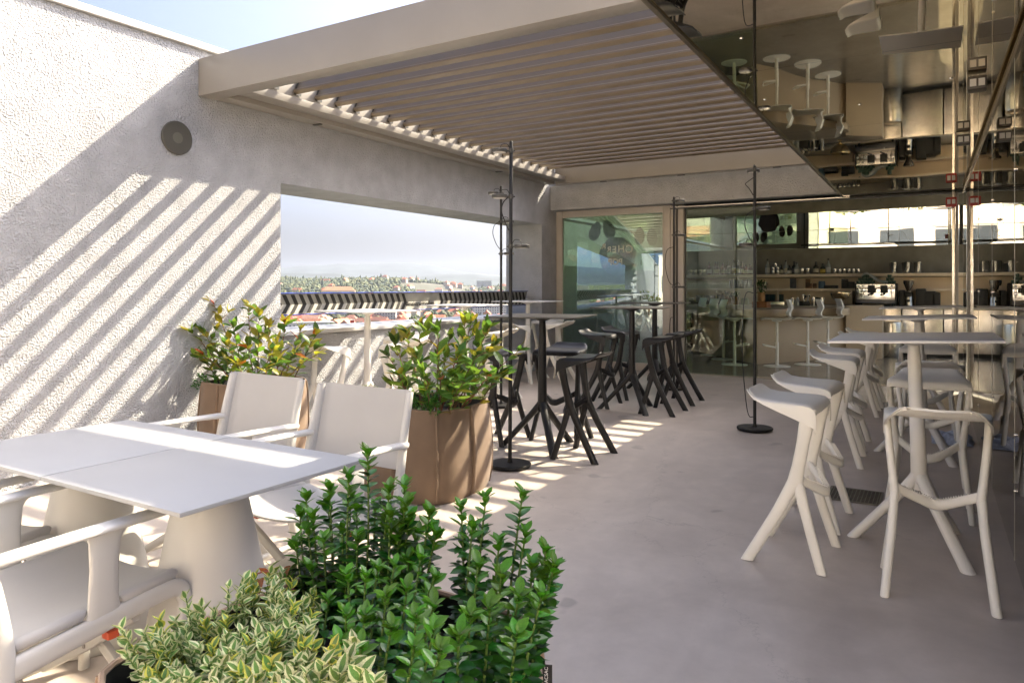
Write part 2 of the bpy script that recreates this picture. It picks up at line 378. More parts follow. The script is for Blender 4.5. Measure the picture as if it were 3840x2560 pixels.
# --- pergola: box beams, gutters and tilted louvres
pg = thing('louvred_pergola', 'beige aluminium pergola roof with tilted louvre blades over the terrace', 'pergola', (XW, 3.797, 0))
def pb(name, x0, x1, y0, y1, z0, z1, bev=.004): return MB().box(x0-XW, x1-XW, y0-3.797, y1-3.797, z0, z1).build(name, ALU, pg, bev=bev)
XR = .75
pb('front_beam', XW+.005, XR, 3.797, 3.957, ZP, ZT)
pb('side_beam', XW+.006, XW+.17, 3.9595, 9.905, ZP+.002, ZT-.002)
pb('rear_beam', XW+.172, XR, 9.91, 10.06, ZP+.001, ZT-.003)
pb('side_beam', XR+.002, XR+.17, 3.80, 10.06, ZP+.002, ZT-.002)
g = MB(); g.box(.172, .35, .165, 6.105, 2.995, 3.06); g.build('gutter', ALU, pg, bev=.003)
th = R(67)
blade = [(.014,-.090),(-.030,-.088),(-.034,-.070),(-.028,-.060),(-.012,-.054),(-.008,-.045),(-.005,.080),(.0,.085),(.006,.08),(.008,-.045),(.020,-.070)]
blade = [(p*math.sin(th) + q*math.cos(th), -p*math.cos(th) + q*math.sin(th)) for p, q in blade]
lme = MB().extrude_x(blade, 0, XR-XW-.20).mesh('louvre', LOUV_SHADED, recalc=True)
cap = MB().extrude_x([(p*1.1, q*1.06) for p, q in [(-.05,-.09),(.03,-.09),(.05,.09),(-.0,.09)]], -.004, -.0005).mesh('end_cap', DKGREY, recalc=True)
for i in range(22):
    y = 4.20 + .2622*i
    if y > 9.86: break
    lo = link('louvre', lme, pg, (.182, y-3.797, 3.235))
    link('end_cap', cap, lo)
for (x, y) in ((-5.26, 5.05), (-5.26, 8.4), (-4.4, 9.985), (-3.2, 9.985), (-1.9, 9.985)):
    MB().box(-.05,.05,-.018,.018,-.012,-.0005).build('spot_fitting', DKGREY, pg, (x-XW, y-3.797, ZP), bev=.003)

# --- far wall: plaster lintel over the glazing
ln = thing('plaster_lintel', 'rough plaster band above the bar glazing under the rear beam', 'wall', (XW, YF, 0))
MB().box(.003, 6.9, 0, .24, 2.568, 2.948).build('plaster_surface', PLASTER, ln)
MB().box(.003, 6.9, .20, .239, 2.949, 3.24).build('upper_band', ALU, ln)

# --- glazing of the bar: fixed pane on the left, sliding door leaf, wide opening
GREEN = pane('green_tinted_glass', (.50,.60,.48), .34, gloss=(.80,.95,1.0))
GREEN2 = pane('door_glass', (.84,.90,.80), .03)
zfar = fz(YG)
fw = thing('fixed_window', 'large fixed window with beige frame reflecting sky beside the bar door', 'window', (XW, YG, zfar))
def fb(n, x0, x1, z0, z1, y0=0, y1=.07, mat=FRAME, p=fw): return MB().box(x0-XW, x1-XW, y0, y1, z0-zfar, z1-zfar).build(n, mat, p, bev=.003)
fb('frame_side', XW+.012, -5.235, zfar+.004, 2.565); fb('frame_side', -3.57, -3.455, zfar+.004, 2.565)
fb('frame_top', -5.233, -3.572, 2.46, 2.565, .002, .068); fb('frame_bottom', -5.233, -3.572, zfar+.004, zfar+.12, .002, .068)
gl = fb('glass_pane', -5.234, -3.571, zfar+.119, 2.461, .03, .042, GREEN)
# vinyl logo seen from behind: cherry disc, two leaves and reversed lettering
DECAL = M('dark_vinyl', (.035,.016,.012), rough=.5); LETT = M('cream_vinyl', (.5,.52,.44), rough=.5)
dc = MB(); cx_, cz_ = -4.31, 1.83
rag = [(.30+.008*math.sin(7*a*2*math.pi/48)+random.uniform(-.006,.006)) for a in range(48)]
dc.add([(rag[a]*math.cos(2*math.pi*a/48), 0, rag[a]*math.sin(2*math.pi*a/48)) for a in range(48)], [tuple(range(47,-1,-1))])
do = dc.build('logo_disc', DECAL, gl, (cx_-XW, .046, cz_-zfar))
for (dx, dz, rr, tl) in ((-.37,.40,.115,.35),(-.14,.42,.115,-.35),(.36,.30,.10,.08),(.56,.28,.10,-.05)):
    lf = MB(); lf.add([(rr*.82*math.cos(2*math.pi*a/28)*(1-.15*math.sin(2*math.pi*a/28)), 0, rr*1.35*math.sin(2*math.pi*a/28)) for a in range(28)], [tuple(range(27,-1,-1))])
    lf.build('logo_leaf', DECAL, gl, (cx_-XW+dx, .0465, cz_-zfar+dz), (0, tl, 0))
for txt, size, dx, dz, rt in (('C',.17,.21,.10,-.05),('H',.16,.075,.105,-.03),('E',.14,-.035,.10,0),('R',.12,-.125,.105,.08),('R.',.11,-.225,.155,.25),('POP',.13,-.02,-.09,0)):
    link('logo_letter', text_mesh(txt, size, .0004, LETT, .003), gl, (cx_-XW+dx, .024, cz_-zfar+dz), (R(90), 0, 0), (-1,1,1))
dr = thing('sliding_door', 'open sliding glass door leaf with narrow beige jamb at the bar entrance', 'door', (-3.45, YG+.06, zfar))
MB().box(0,.075,-.055,.02,0,2.46).build('jamb', FRAME, dr, bev=.003)
MB().box(.077,.11,-.03,.05,0,2.458).build('rubber_channel', DKGREY, dr, bev=.003)
MB().box(.112,.195,-.05,.03,0,2.459).build('jamb', FRAME, dr, bev=.003)
MB().box(.1965,.215,.0,.03,.01,2.43).build('door_edge', DKGREY, dr)
dg = MB().box(.216,1.215,.008,.018,.012,2.43).build('glass_pane', GREEN2, dr)
MB().box(.14,.17,-.075,-.052,.95,1.07).build('handle', FRAME, dr, bev=.004)
hd = thing('door_head_track', 'thin dark aluminium track across the head of the bar opening', 'track', (-3.45, YG, 2.50))
MB().box(0,3.66,-.01,.10,0.0,.028).build('track_rail', DKGREY, hd, bev=.002)
MB().box(0,2.4,-.024,-.012,.016,.029).build('track_cover', STEEL, hd)
MB().box(0,3.66,-.04,.10,-2.395+ -.008,-2.395+.006).build('floor_track', STEEL, hd)
cl = thing('corner_column', 'slim steel post where the bar opening meets the glass wall', 'column', (.10, YG, zfar))
MB().box(-.016,.016,-.02,.05,0,2.43).build('post', STEEL, cl, bev=.004)
MB().box(.02,.05,-.01,.05,0,2.43).build('post_cover', FRAME, cl, bev=.004)
al = thing('red_alarm_box', 'small red alarm box with two white pictograms high on the steel post', 'alarm', (.075, YG-.035, 2.385))
RED = M('red_plastic', (.45,.03,.02), rough=.35)
MB().box(-.058,.058,-.05,0,-.058,.058).build('housing', RED, al, bev=.016, bseg=3)
for x in (-.024,.024): MB().box(x-.017,x+.017,-.054,-.0505,-.024,.03).build('pictogram', WPAINT, al)

# --- mirrored ceiling (outside canopy and bar), one panel after the other
MIRC = mirror('bronze_mirror_ceiling', (.93,.81,.58), .015, .0035, .9)
SLAB = M('roof_slab', (.45,.43,.40), rough=.8)
can = thing('mirror_ceiling', 'polished bronze mirror ceiling canopy reflecting tables and bar stools', 'ceiling', (-1.1, 4, ZC))
def cex(y): return -1.09 - .0118*(y-6.5) + 1.1 - 0.0                     # left edge, local x
cuts = [2.6, 4.05, 5.8, 7.55, 8.9, 10.17]
for a, b in zip(cuts[:-1], cuts[1:]):
    y0, y1 = a-4+.0015, b-4-.0015
    p = MB(); xl0, xl1 = cex(a)-.0+.012, cex(b)+.012
    p.add([(xl0,y0,0),(6.2,y0,0),(6.2,y1,0),(xl1,y1,0),(xl0,y0,.008),(6.2,y0,.008),(6.2,y1,.008),(xl1,y1,.008)],
          [(0,3,2,1),(4,5,6,7),(0,1,5,4),(1,2,6,5),(2,3,7,6),(3,0,4,7)])
    po = p.build('mirror_panel', MIRC, can)
    for k in range(4):
        MB().lathe([(.0,-.004),(.009,-.004),(.010,-.0005)], 10).build('screw_head', CHROME, po, (.22+.5*k+.11*math.sin(a), (y0+y1)/2+.3*math.sin(3*k+a), 0), smooth=True)
e = MB(); e.add([(cex(2.6)-.012,-1.4,-.012),(cex(10.17)-.012,6.17,-.012),(cex(10.17)+.01,6.17,-.012),(cex(2.6)+.01,-1.4,-.012),
                 (cex(2.6)-.012,-1.4,.11),(cex(10.17)-.012,6.17,.11),(cex(10.17)+.01,6.17,.11),(cex(2.6)+.01,-1.4,.11)],
                [(0,1,2,3),(7,6,5,4),(0,4,5,1),(1,5,6,2),(2,6,7,3),(3,7,4,0)])
e.build('edge_trim', M('edge_trim_metal', (.13,.11,.075), rough=.35, metal=.4), can, recalc=True)
sb = MB(); sb.add([(cex(2.6)+.011,-1.4,.0095),(6.2,-1.4,.0095),(6.2,6.169,.0095),(cex(10.17)+.011,6.169,.0095),(cex(2.6)+.011,-1.4,.108),(6.2,-1.4,.108),(6.2,6.169,.108),(cex(10.17)+.011,6.169,.108)],
                  [(0,3,2,1),(4,5,6,7),(0,1,5,4),(1,2,6,5),(2,3,7,6),(3,0,4,7)])
sb.build('roof_slab', SLAB, can)
HB = M('heater_housing', (.055,.045,.035), rough=.4); STK = M('white_sticker', (.7,.68,.62), rough=.6)
for i, (y, side) in enumerate(((4.75, 'nearer'), (6.5, 'farther'))):
    h = thing('heater_box', 'dark heater box with two white stickers under the mirror ceiling, %s of two' % side, 'heater', (gx(y)-.13, y, ZC-.013), group='heaters under the ceiling')
    MB().box(-.045,.045,-.05,.05,-.075,-.003).build('housing', HB, h, bev=.006)
    for s_ in (-1, 1):
        MB().box(s_*.02-.015, s_*.02+.015, -.0535, -.0505, -.06, -.02).build('sticker', STK, h)

# --- glass wall on the right, panel by panel
GWALL = pane('glass_wall_glass', (.30,.27,.22), .12, .0012)
gw = thing('glass_wall', 'tall frameless glass wall on the right reflecting the white tables and stools', 'glass wall', (gx(4.3), 4.3, fz(4.3)), R(.98))
seams = [-1.66, -1.45, -.03, 1.38, 2.87, 4.24, 5.80]
for a, b in zip(seams[:-1], seams[1:]):
    g = MB().box(0, .012, a+.0025, b-.0025, -.03, ZC-fz(4.3)-.06).build('glass_panel', GWALL, gw)
    for z in (.35, .62, 1.3, 1.9):
        MB().lathe([(.0,0),(.008,.001),(.009,.008)], 10).build('glass_fitting', CHROME, g, (-.0085, b-.05, z), (0,R(90),0), smooth=True)
    MB().box(-.0012, .0132, b-.0022, b+.0022, -.03, ZC-fz(4.3)-.062).build('edge_seal', M('seal_edge', (.6,.58,.5), rough=.3) if a == seams[0] else bpy.data.materials['seal_edge'], gw)
MB().box(-.012,.03,-1.66,5.8,ZC-fz(4.3)-.058,ZC-fz(4.3)-.030).build('head_rail', M('head_rail_metal', (.45,.37,.25), metal=.8, rough=.25), gw, bev=.003)

# --- dark back room behind the glass, roof and shell of the bar
bw = thing('bar_building', 'bar pavilion at the far end with grey walls and a mirrored back strip', 'building', (0, 13, 0))
GREYW = M('bar_grey_plaster', (.30,.27,.21), rough=.85, var=.12, vscale=4, bump=.25, bscale=40, bdist=.004)
WALLW = M('painted_end_wall', (.5,.48,.45), rough=.8)
GREYD = M('back_room_wall', (.22,.2,.17), rough=.8)
def bb(n, x0, x1, y0, y1, z0, z1, mat, bev=0): return MB().box(x0, x1, y0-13, y1-13, z0, z1).build(n, mat, bw, bev=bev)
bb('back_wall', XW-.4, 1.1, 15.92, 16.4, .0, ZC+.10, GREYW)
bb('roof', XW-.4, 1.1, YF+.245, 16.4, ZC+.12, 3.22, SLAB)
MIRI = mirror('bar_mirror', (.80,.80,.76), .008, .0016, 1.3)
MIRI2 = mirror('bar_mirror_ceiling', (.80,.76,.66), .012, .0022, 1.1)
xs = [XW+.01, -4.2, -3.05, -1.9, -.75, .40, .94]
for a, b in zip(xs[:-1], xs[1:]): bb('mirror_strip', a+.002, b-.002, 15.905, 15.919, 2.16, ZC-.004, MIRI)
for a, b in zip(xs[:-1], xs[1:]):
    for c, dd in ((YG+.11, 12.2), (12.2, 14.1), (14.1, 15.918)): bb('mirror_ceiling_panel', a+.0015, b-.0015, c+.0015, dd-.0015, ZC, ZC+.008, MIRI2)
bb('side_wall', 5.9, 6.0, 2.8, 9.9, 0, ZC, GREYD); bb('end_wall', .45, 6.0, 2.65, 2.79, -.1, ZC-.002, WALLW)
CLEAR = pane('clear_added_glass', (.92,.95,.92), .05)
for xa in (.95,):                                # unseen glazed side, added to let daylight into the bar
    for i in range(3):
        y0 = 10.45 + 1.83*i
        bb('added_facade_glass', xa+.02, xa+.032, y0+.04, y0+1.79, .22, ZC-.06, CLEAR)
        bb('added_facade_mullion', xa-.02, xa+.06, y0-.04, y0+.035, .10, ZC-.01, FRAME)
    bb('added_facade_sill', xa-.03, xa+.07, 10.37, 15.91, .0, .215, FRAME)
    bb('cross_wall', XW-.30, XW-.20, 10.37, 15.915, .0, 1.72, GREYW); bb('added_clerestory_glass', XW-.26, XW-.248, 10.37, 15.915, 1.721, ZC-.03, CLEAR); bb('added_clerestory_head', XW-.30, XW-.20, 10.37, 15.915, ZC-.029, ZC-.001, FRAME); bb('partition', 1.03, 6.0, 10.0, 10.12, 0, ZC, GREYW)  # clerestory glazing is added above the cross wall to bring in daylight
    bb('corner_pier', xa-.02, xa+.08, 15.79, 15.915, .22, ZC-.01, FRAME)
# ================================================================== BAR STOOLS (moulded, two uprights, four splayed legs)
def make_stool(mat, colour):
    t = thing('bar_stool', 'x', 'stool')
    pr = [(-.200,.832,.118),(-.192,.829,.140),(-.176,.815,.158),(-.15,.800,.174),(-.10,.791,.189),(-.04,.787,.200),(.03,.786,.208),(.085,.785,.212),(.118,.779,.213),(.137,.764,.213),(.143,.742,.212)]
    tt = [-1,-.985,-.95,-.85,-.6,-.3,0,.3,.6,.85,.95,.985,1]
    def fl(x): return .010 + .085*max(0, min(1, (x+.19)/.29))**1.3
    m = MB(); rows = []
    for (x, z, w_) in pr:
        row = []
        f = fl(x)
        row.append((x, -w_-.004, z-f)); row.append((x, -w_-.002, z-f*.5))
        for q in tt:
            dz = -.010*max(0, (abs(q)-.85)/.15)**2 - .007*(1-q*q)
            row.append((x + (.012*(q*q) if x < -.15 else 0), q*w_, z+dz))
        row.append((x, w_+.002, z-f*.5)); row.append((x, w_+.004, z-f)); rows.append(row)
    n = len(rows[0]); vs_ = [p for r in rows for p in r]
    fs = [(j*n+i, (j+1)*n+i, (j+1)*n+i+1, j*n+i+1) for j in range(len(rows)-1) for i in range(n-1)]
    m.add(vs_, fs); m.build('seat', mat, t, smooth=True, solid=.011, angle=55, recalc=True)
    for s in (-1, 1):
        MB().tube([(.108,s*.198,.765),(.102,s*.199,.72),(.082,s*.190,.60),(.058,s*.176,.48),(.044,s*.168,.41),(.046,s*.167,.37)],
                  [.014,.016,.017,.018,.020,.016], [.036,.034,.029,.030,.036,.026], side=(0,1,0), n=12, e=2.7, sub=4).build('upright', mat, t, smooth=True, angle=60)
        MB().tube([(.060,s*.170,.455),(.036,s*.169,.40),(-.03,s*.177,.265),(-.10,s*.19,.135),(-.175,s*.203,0)],
                  [.013,.019,.019,.019,.019], [.018,.031,.027,.027,.027], side=(0,1,0), n=12, e=2.7, sub=4, flat=True).build('leg', mat, t, smooth=True, angle=60)
        MB().tube([(.050,s*.168,.43),(.062,s*.170,.37),(.098,s*.184,.235),(.135,s*.200,.11),(.168,s*.214,0)],
                  [.013,.018,.018,.017,.017], [.016,.026,.023,.023,.022], side=(0,1,0), n=12, e=2.7, sub=4, flat=True).build('leg', mat, t, smooth=True, angle=60)
    fr = MB(); path = [(.040,-.168,.425),(.078,-.128,.398),(.118,-.075,.366),(.150,-.022,.340),(.150,.022,.340),(.118,.075,.366),(.078,.128,.398),(.040,.168,.425)]
    fr.tube(path, [.022,.021,.022,.024,.024,.022,.021,.022], [.012,.013,.016,.018,.018,.016,.013,.012], side=(0,0,1), n=10, e=3.2, sub=3)
    for i in range(27):
        q = (i-13)/13*.125; x = .152-.6*max(0, abs(q)-.02)-.002; z = .340+.49*max(0, abs(q)-.02)
        fr.box(x-.014, x+.014, q-.0022, q+.0022, z+.02, z+.0275)
    fr.build('footrest', mat, t, smooth=True, angle=50)
    return t
WG, BG = 'white bar stools', 'black bar stools'
ws, wu = make_stool(WPLAST, 'white'), []
bs, bu = make_stool(BPLAST, 'black'), []
FX, FNY, FPY, FNX = 0, R(-90), R(90), R(180)
def sx(y): return -.655 - .0171*(y-3.8)
for y, lab in ((3.83,'white bar stool nearest the camera in the side row left of the first white table'),
               (4.45,'white bar stool half hidden behind the nearest side-on stool at the first white table'),
               (5.96,'white bar stool nearer of two side-on stools left of the second white table'),
               (6.55,'white bar stool farther of two side-on stools left of the second white table'),
               (8.15,'white bar stool nearer of two side-on stools by the farthest white table'),
               (8.75,'white bar stool farther of two side-on stools by the farthest white table')):
    place(ws, wu, (sx(y)+random.uniform(-.012,.012), y, fz(y)), FX + R(random.uniform(-4,4)), lab, WG)
for x, y, rz, lab in ((-.025,3.70,FPY,'large white bar stool in the right foreground seen from behind'),
                      (-.075,4.93,FNY,'white bar stool facing the camera behind the pole of the first white table'),
                      (-.085,5.72,FPY,'white bar stool seen from behind in front of the second white table'),
                      (-.12,7.12,FNY,'white bar stool facing the camera beyond the second white table'),
                      (-4.93,4.80,FPY,'white bar stool at the near side of the first window table behind the shrub'),
                      (-4.42,5.36,FNX,'white bar stool on the terrace side of the first window table'),
                      (-4.93,6.02,FNY,'white bar stool at the far side of the first window table'),
                      (-4.42,7.05,FNX,'white bar stool on the terrace side of the middle window table'),
                      (-4.92,8.16,FPY,'white bar stool at the near side of the farthest window table'),
                      (-4.52,8.74,FNX,'white bar stool on the terrace side of the farthest window table'),
                      (-5.0,9.36,FNY,'white bar stool in the far corner beyond the farthest window table')):
    place(ws, wu, (x, y, fz(y)), rz + R(random.uniform(-3,3)), lab, WG)
for x, y, rz, lab in ((-2.42,5.12,FNX,'black bar stool in front at the right of the nearest black table'),
                      (-2.84,5.56,FNY,'black bar stool behind the pole of the nearest black table'),
                      (-3.29,5.27,FX+R(-8),'black bar stool left of the nearest black table behind the shrub and lamp'),
                      (-3.25,7.28,FX,'black bar stool nearer of two left of the middle black table'),
                      (-3.25,7.90,FX,'black bar stool farther of two left of the middle black table'),
                      (-2.50,7.20,FNX,'black bar stool nearer of two right of the middle black table'),
                      (-2.52,7.90,FNX,'black bar stool farther of two right of the middle black table')):
    place(bs, bu, (x, y, fz(y)), rz + R(random.uniform(-5,5)), lab, BG)

# ================================================================== BAR TABLES (square top, pole, three splayed legs)
def make_table(top, mat, size=.74):
    t = thing('bar_table', 'x', 'table'); h = size/2
    MB().box(-h,h,-h,h,1.078,1.09).build('table_top', top, t, bev=.002)
    MB().lathe([(.03,1.045),(.06,1.058),(.11,1.074),(.11,1.0775)], 24).build('mounting_plate', mat, t, smooth=True)
    MB().lathe([(.026,1.05),(.031,.98),(.036,.55),(.039,.36),(.030,.30)], 20).build('pole', mat, t, smooth=True)
    for a in (-57, 183, 64):
        c, s = math.cos(R(a)), math.sin(R(a))
        MB().tube([(c*.0,s*.0,.40),(c*.045,s*.045,.33),(c*.16,s*.16,.20),(c*.345,s*.345,0)], [.030,.032,.030,.032], [.026,.027,.024,.023],
                  side=(-s,c,0), n=12, e=2.3, sub=4, flat=True).build('leg', mat, t, smooth=True, angle=60)
    return t
wt, wtu = make_table(BARTOP, WPAINT), []; bt, btu = make_table(BTOP, BMETAL), []
for y, lab in ((4.27,'nearest white bar table in the right foreground'), (6.45,'second white bar table from the camera on the right'), (8.65,'farthest white bar table on the right, before the bar entrance')):
    place(wt, wtu, (-.095-.0171*(y-4.27), y, fz(y)-.012), 0, lab, 'white tables along the glass wall', rot=(0, R(-2.2), R(.98)))
for x, y, rz, lab in ((-4.93,5.4,R(-8),'white bar table at the window opening, nearest of three'), (-4.93,7.11,R(-3),'white bar table at the window opening, middle of three'),
                      (-4.95,8.66,R(2),'white bar table at the window opening, farthest of three')):
    place(wt, wtu, (x, y, fz(y)), rz, lab, 'white tables at the window opening')
for x, y, rz, lab in ((-2.83,5.19,R(10.5),'black bar table nearest the brown planter'), (-2.83,7.17,R(12),'black bar table in the middle of the black row'),
                      (-3.1,8.62,R(5),'black bar table at the end of the black row by the glazing')):
    place(bt, btu, (x, y, fz(y)), rz, lab, 'black tables in the middle of the terrace')

# ================================================================== DINING TABLES on cone bases
def make_dining():
    t = thing('dining_table', 'x', 'table'); h = .3695
    MB().box(-h,h,-h,h,.731,.745).build('table_top', WTOP, t, bev=.003)
    MB().box(-.2,.2,-.2,.2,.722,.7305).build('underframe', DKGREY, t)
    MB().lathe([(.245,0),(.250,.012),(.246,.03),(.225,.12),(.17,.40),(.125,.62),(.102,.715),(.10,.7215)], 48).build('cone_base', M('white_rotomould', (.60,.585,.55), rough=.5, var=.02, bump=.12, bscale=220, bdist=.0015) if 'white_rotomould' not in bpy.data.materials else bpy.data.materials['white_rotomould'], t, smooth=True)
    return t
dt, dtu = make_dining(), []
place(dt, dtu, (-2.168,1.59,-.014), 0, 'white dining table half nearest the camera on a fat cone base', 'dining tables pushed together')
place(dt, dtu, (-2.914,1.59,-.014), 0, 'white dining table half nearer the plastered wall, striped with sun', 'dining tables pushed together')

# ================================================================== DIRECTOR CHAIRS (white frame, mesh seat and back)
def make_chair():
    t = thing('director_chair', 'x', 'chair')
    for s in (-1, 1):
        X = s*.285
        MB().tube([(X,-.31,0),(X,-.262,.16),(X,-.228,.36),(X,-.235,.50),(X*.985,-.268,.68),(X*.97,-.312,.86),(X*.965,-.318,.885)],
                  [.017,.018,.020,.018,.016,.015,.014], [.022,.024,.028,.022,.018,.016,.014], side=(1,0,0), n=12, e=2.5, sub=4).build('rear_leg', WCHAIR, t, smooth=True, angle=60)
        MB().tube([(X,-.25,.365),(X,-.17,.378),(X,0,.40),(X,.18,.422),(X,.255,.424),(X,.283,.395),(X,.287,.33),(X,.280,.0)],
                  [.016,.016,.016,.016,.016,.016,.016,.015], [.034,.032,.030,.028,.028,.026,.022,.018], side=(1,0,0), n=12, e=2.9, sub=4).build('side_rail_and_front_leg', WCHAIR, t, smooth=True, angle=60)
        m = MB(); m.tube([(X,.03,.40),(X,.03,.46),(X,.032,.56),(X,.034,.64),(X,.036,.668)], [.012,.011,.011,.011,.012], [.058,.044,.041,.046,.066], side=(1,0,0), n=12, e=3.4, sub=3)
        m.build('arm_post', WCHAIR, t, smooth=True, angle=60)
        m = MB(); m.tube([(X*1.0,-.285,.662),(X,-.25,.666),(X,-.10,.672),(X,.10,.676),(X,.20,.677),(X,.262,.674),(X,.287,.671)],
                         [.014,.027,.032,.034,.032,.020,.004], [.013,.014,.011,.011,.011,.009,.003], side=(1,0,0), n=14, e=3.2, sub=4)
        m.build('armrest', WCHAIR, t, smooth=True, angle=60)
        MB().tube([(X,-.28,.075),(X,.0,.07),(X,.282,.075)], .0155, n=10).build('floor_rail', WCHAIR, t, smooth=True)
        MB().box(X-.03 if s > 0 else X-.006, X+.006 if s > 0 else X+.03, .04,.075,.345,.369).build('folding_catch', ORANGE, t, bev=.006)
        yb = -.03*s
        for yy in (-.10, .16):
            MB().tube([(X*.9, yy+yb*.6, .375),(0, yy+yb*.6, .222),(-X*.96, yy+yb*.6, .075)], .0155, .02, side=(0,1,0), n=10, e=2.5).build('cross_strut', WCHAIR, t, smooth=True)
    for yy in (-.10, .16): MB().lathe([(.0,.0),(.009,.0),(.01,-.004)], 12).build('pivot_screw', STEEL, t, (0, yy-.036, .222), (R(90),0,0), smooth=True)
    def seat(u, v):
        x = (u*2-1)*.268; y = -.215+.475*v
        sag = .042*(1-(u*2-1)**2)*(1-.25*(v*2-1)**2)
        return (x, y, .432 + .04*(v-.5)*.9 - sag + (.022 if abs(u-.5) < .49 else .012))
    m = MB(); m.grid(seat, 23, 13); m.build('seat_fabric', MESHF, t, smooth=True, solid=-.006)
    for s in (-1, 1):
        for y0, y1 in ((-.205,-.022),(.085,.262)):
            z0, z1 = .452+.036*((y0+.215)/.475-.5), .452+.036*((y1+.215)/.475-.5)
            MB().tube([(s*.272,y0,z0-.008),(s*.272,y0+.006,z0-.006),(s*.272,y1-.006,z1-.006),(s*.272,y1,z1-.008)], [.014,.019,.019,.014], [.014,.017,.017,.014], side=(1,0,0), n=12, e=2.4).build('seat_hem', MESHF, t, smooth=True, angle=60)
    def back(u, v):
        a = u*2-1; x = a*.279; z = .545+.345*v; y = -.253 - .072*v + -.022*(1-a*a) - (.018 if abs(a) < .995 else 0)
        return (x, y, z + .006*a*a)
    m = MB(); m.grid(back, 21, 9); m.build('back_fabric', MESHF, t, smooth=True, solid=.005)
    for s in (-1, 1):
        MB().tube([(s*.277,-.252,.545),(s*.272,-.286,.72),(s*.270,-.325,.892)], [.0165,.016,.015], [.019,.018,.016], side=(1,0,0), n=12, e=2.8, sub=3).build('back_hem', MESHF, t, smooth=True, angle=60)
    return t
dc_, dcu = make_chair(), []
CG = 'director chairs around the dining tables'
place(dc_, dcu, (-2.365,1.14,-.019), 0, 'white director chair in the bottom left corner with its orange catch in view', CG)
place(dc_, dcu, (-3.145,1.15,-.019), 0, 'white director chair by the plastered wall mostly hidden behind the corner chair', CG)
place(dc_, dcu, (-2.315,2.19,-.006), R(180), 'white director chair across the table, right one beside the brown planter', CG)
place(dc_, dcu, (-3.065,2.25,-.006), R(178), 'white director chair across the table, left one nearer the wall', CG)

# ================================================================== FLOOR LAMPS with clip-on discs and loose cables
def lamp(loc, rz, label, discs, loops, tilt=0):
    t = thing('floor_lamp', label, 'lamp', loc, group='black pole lamps', rot=(0, tilt, rz))
    MB().lathe([(.135,0),(.15,.004),(.158,.016),(.158,.024),(.153,.03),(.0,.032)], 40).build('base', BMETAL, t, smooth=True)
    MB().lathe([(.022,.03),(.0145,.06),(.0145,1.22),(.0135,1.22),(.0135,2.40),(.009,2.41)], 16).build('pole', BMETAL, t, (0,0,0), smooth=True)
    for z, a in discs:
        c, s = math.cos(a), math.sin(a)
        d = MB(); d.lathe([(.0,-.012),(.052,-.012),(.058,-.009),(.058,.011),(.054,.014),(0,.014)], 28, (c*.085, s*.085, z))
        d.tube([(-c*.03,-s*.03,z),(c*.035,s*.035,z)], .006, n=8); d.lathe([(.019,-.016),(.019,.016)], 14, (0,0,z))
        do_ = d.build('lamp_disc', DKGREY, t, smooth=True)
        MB().lathe([(.0,-.0135),(.046,-.0135),(.046,-.0125)], 24, (c*.085, s*.085, z)).build('diffuser', WPAINT, do_, smooth=True)
        MB().tube([(c*.08,s*.08,z+.013),(c*.07,s*.07,z+.045),(c*.03,s*.03,z+.05),(c*.012,s*.012,z+.02)], .0028, n=6, sub=4).build('cable', BMETAL, do_, smooth=True)
    for z0, z1, a, w_ in loops:
        c, s = math.cos(a), math.sin(a)
        MB().tube([(c*.013,s*.013,z1),(c*w_*.8,s*w_*.8,z1-.04),(c*w_,s*w_,(z0+z1)/2+.02),(c*w_*.6,s*w_*.6,z0+.06),(c*.014,s*.014,z0)], .0042, n=6, sub=5).build('cable', BMETAL, t, smooth=True)
    return t
cr = YAW     # screen right
lamp((-1.48,6.76,fz(6.76)), 0, 'black floor lamp standing free in the middle of the terrace on its round base', [(2.375,cr+R(80)),(2.02,cr),(1.69,cr+R(182))],
     [(2.14,2.30,cr+R(180),.085),(1.70,2.0,cr+R(180),.09),(.12,1.25,cr+R(170),.11)])
lamp((-2.76,4.56,fz(4.56)), 0, 'black floor lamp right beside the middle brown planter', [(2.34,cr+R(178)),(2.0,cr+R(185)),(1.63,cr+R(-12))],
     [(1.75,2.0,cr+R(170),.07)], R(.25))
lamp((-4.15,6.67,fz(6.67)), 0, 'black floor lamp almost hidden behind the lamp beside the planter', [(2.33,cr+R(180)),(2.02,cr+R(5)),(1.67,cr+R(-5))],
     [(1.72,2.02,cr+R(180),.09)])
lamp((-2.90,8.76,fz(8.76)), 0, 'black floor lamp in front of the sliding door jamb', [(2.36,cr+R(10)),(1.93,cr+R(0)),(1.28,cr+R(4))],
     [(1.30,1.78,cr+R(180),.11),(.1,.9,cr+R(175),.06)])

# ================================================================== FLOOR DRAIN and CLOTH
dn = thing('floor_drain', 'square metal drain grate let into the floor beside the white stools', 'drain', (-.485,5.02,fz(5.02)+.004), rot=(math.atan(.0125),0,0))
GRATE = M('drain_steel', (.20,.185,.15), rough=.45, metal=.7, var=.2)
MB().box(-.148,.148,-.148,.148,-.003,.0005).build('drain_pit', M('drain_dark', (.03,.027,.022), rough=.8), dn)
for a in range(4):
    MB().box(-.155,.155,-.155,-.143,0,.005).build('frame_bar', GRATE, dn, rot=(0,0,a*math.pi/2))
b1 = MB().box(-.1425,.1425,-.0022,.0022,.001,.0045).mesh('grate_bar', GRATE); b2 = MB().box(-.0022,.0022,-.1425,.1425,.0012,.0042).mesh('grate_bar', GRATE)
for i in range(9): link('grate_bar', b1, dn, (0,-.12+.03*i,0))
for i in range(13): link('grate_bar', b2, dn, (-.132+.022*i,0,0))
CLOTH = M('pale_blue_cloth', (.52,.57,.68), rough=.9, var=.15, vscale=40, bump=.3, bscale=200)
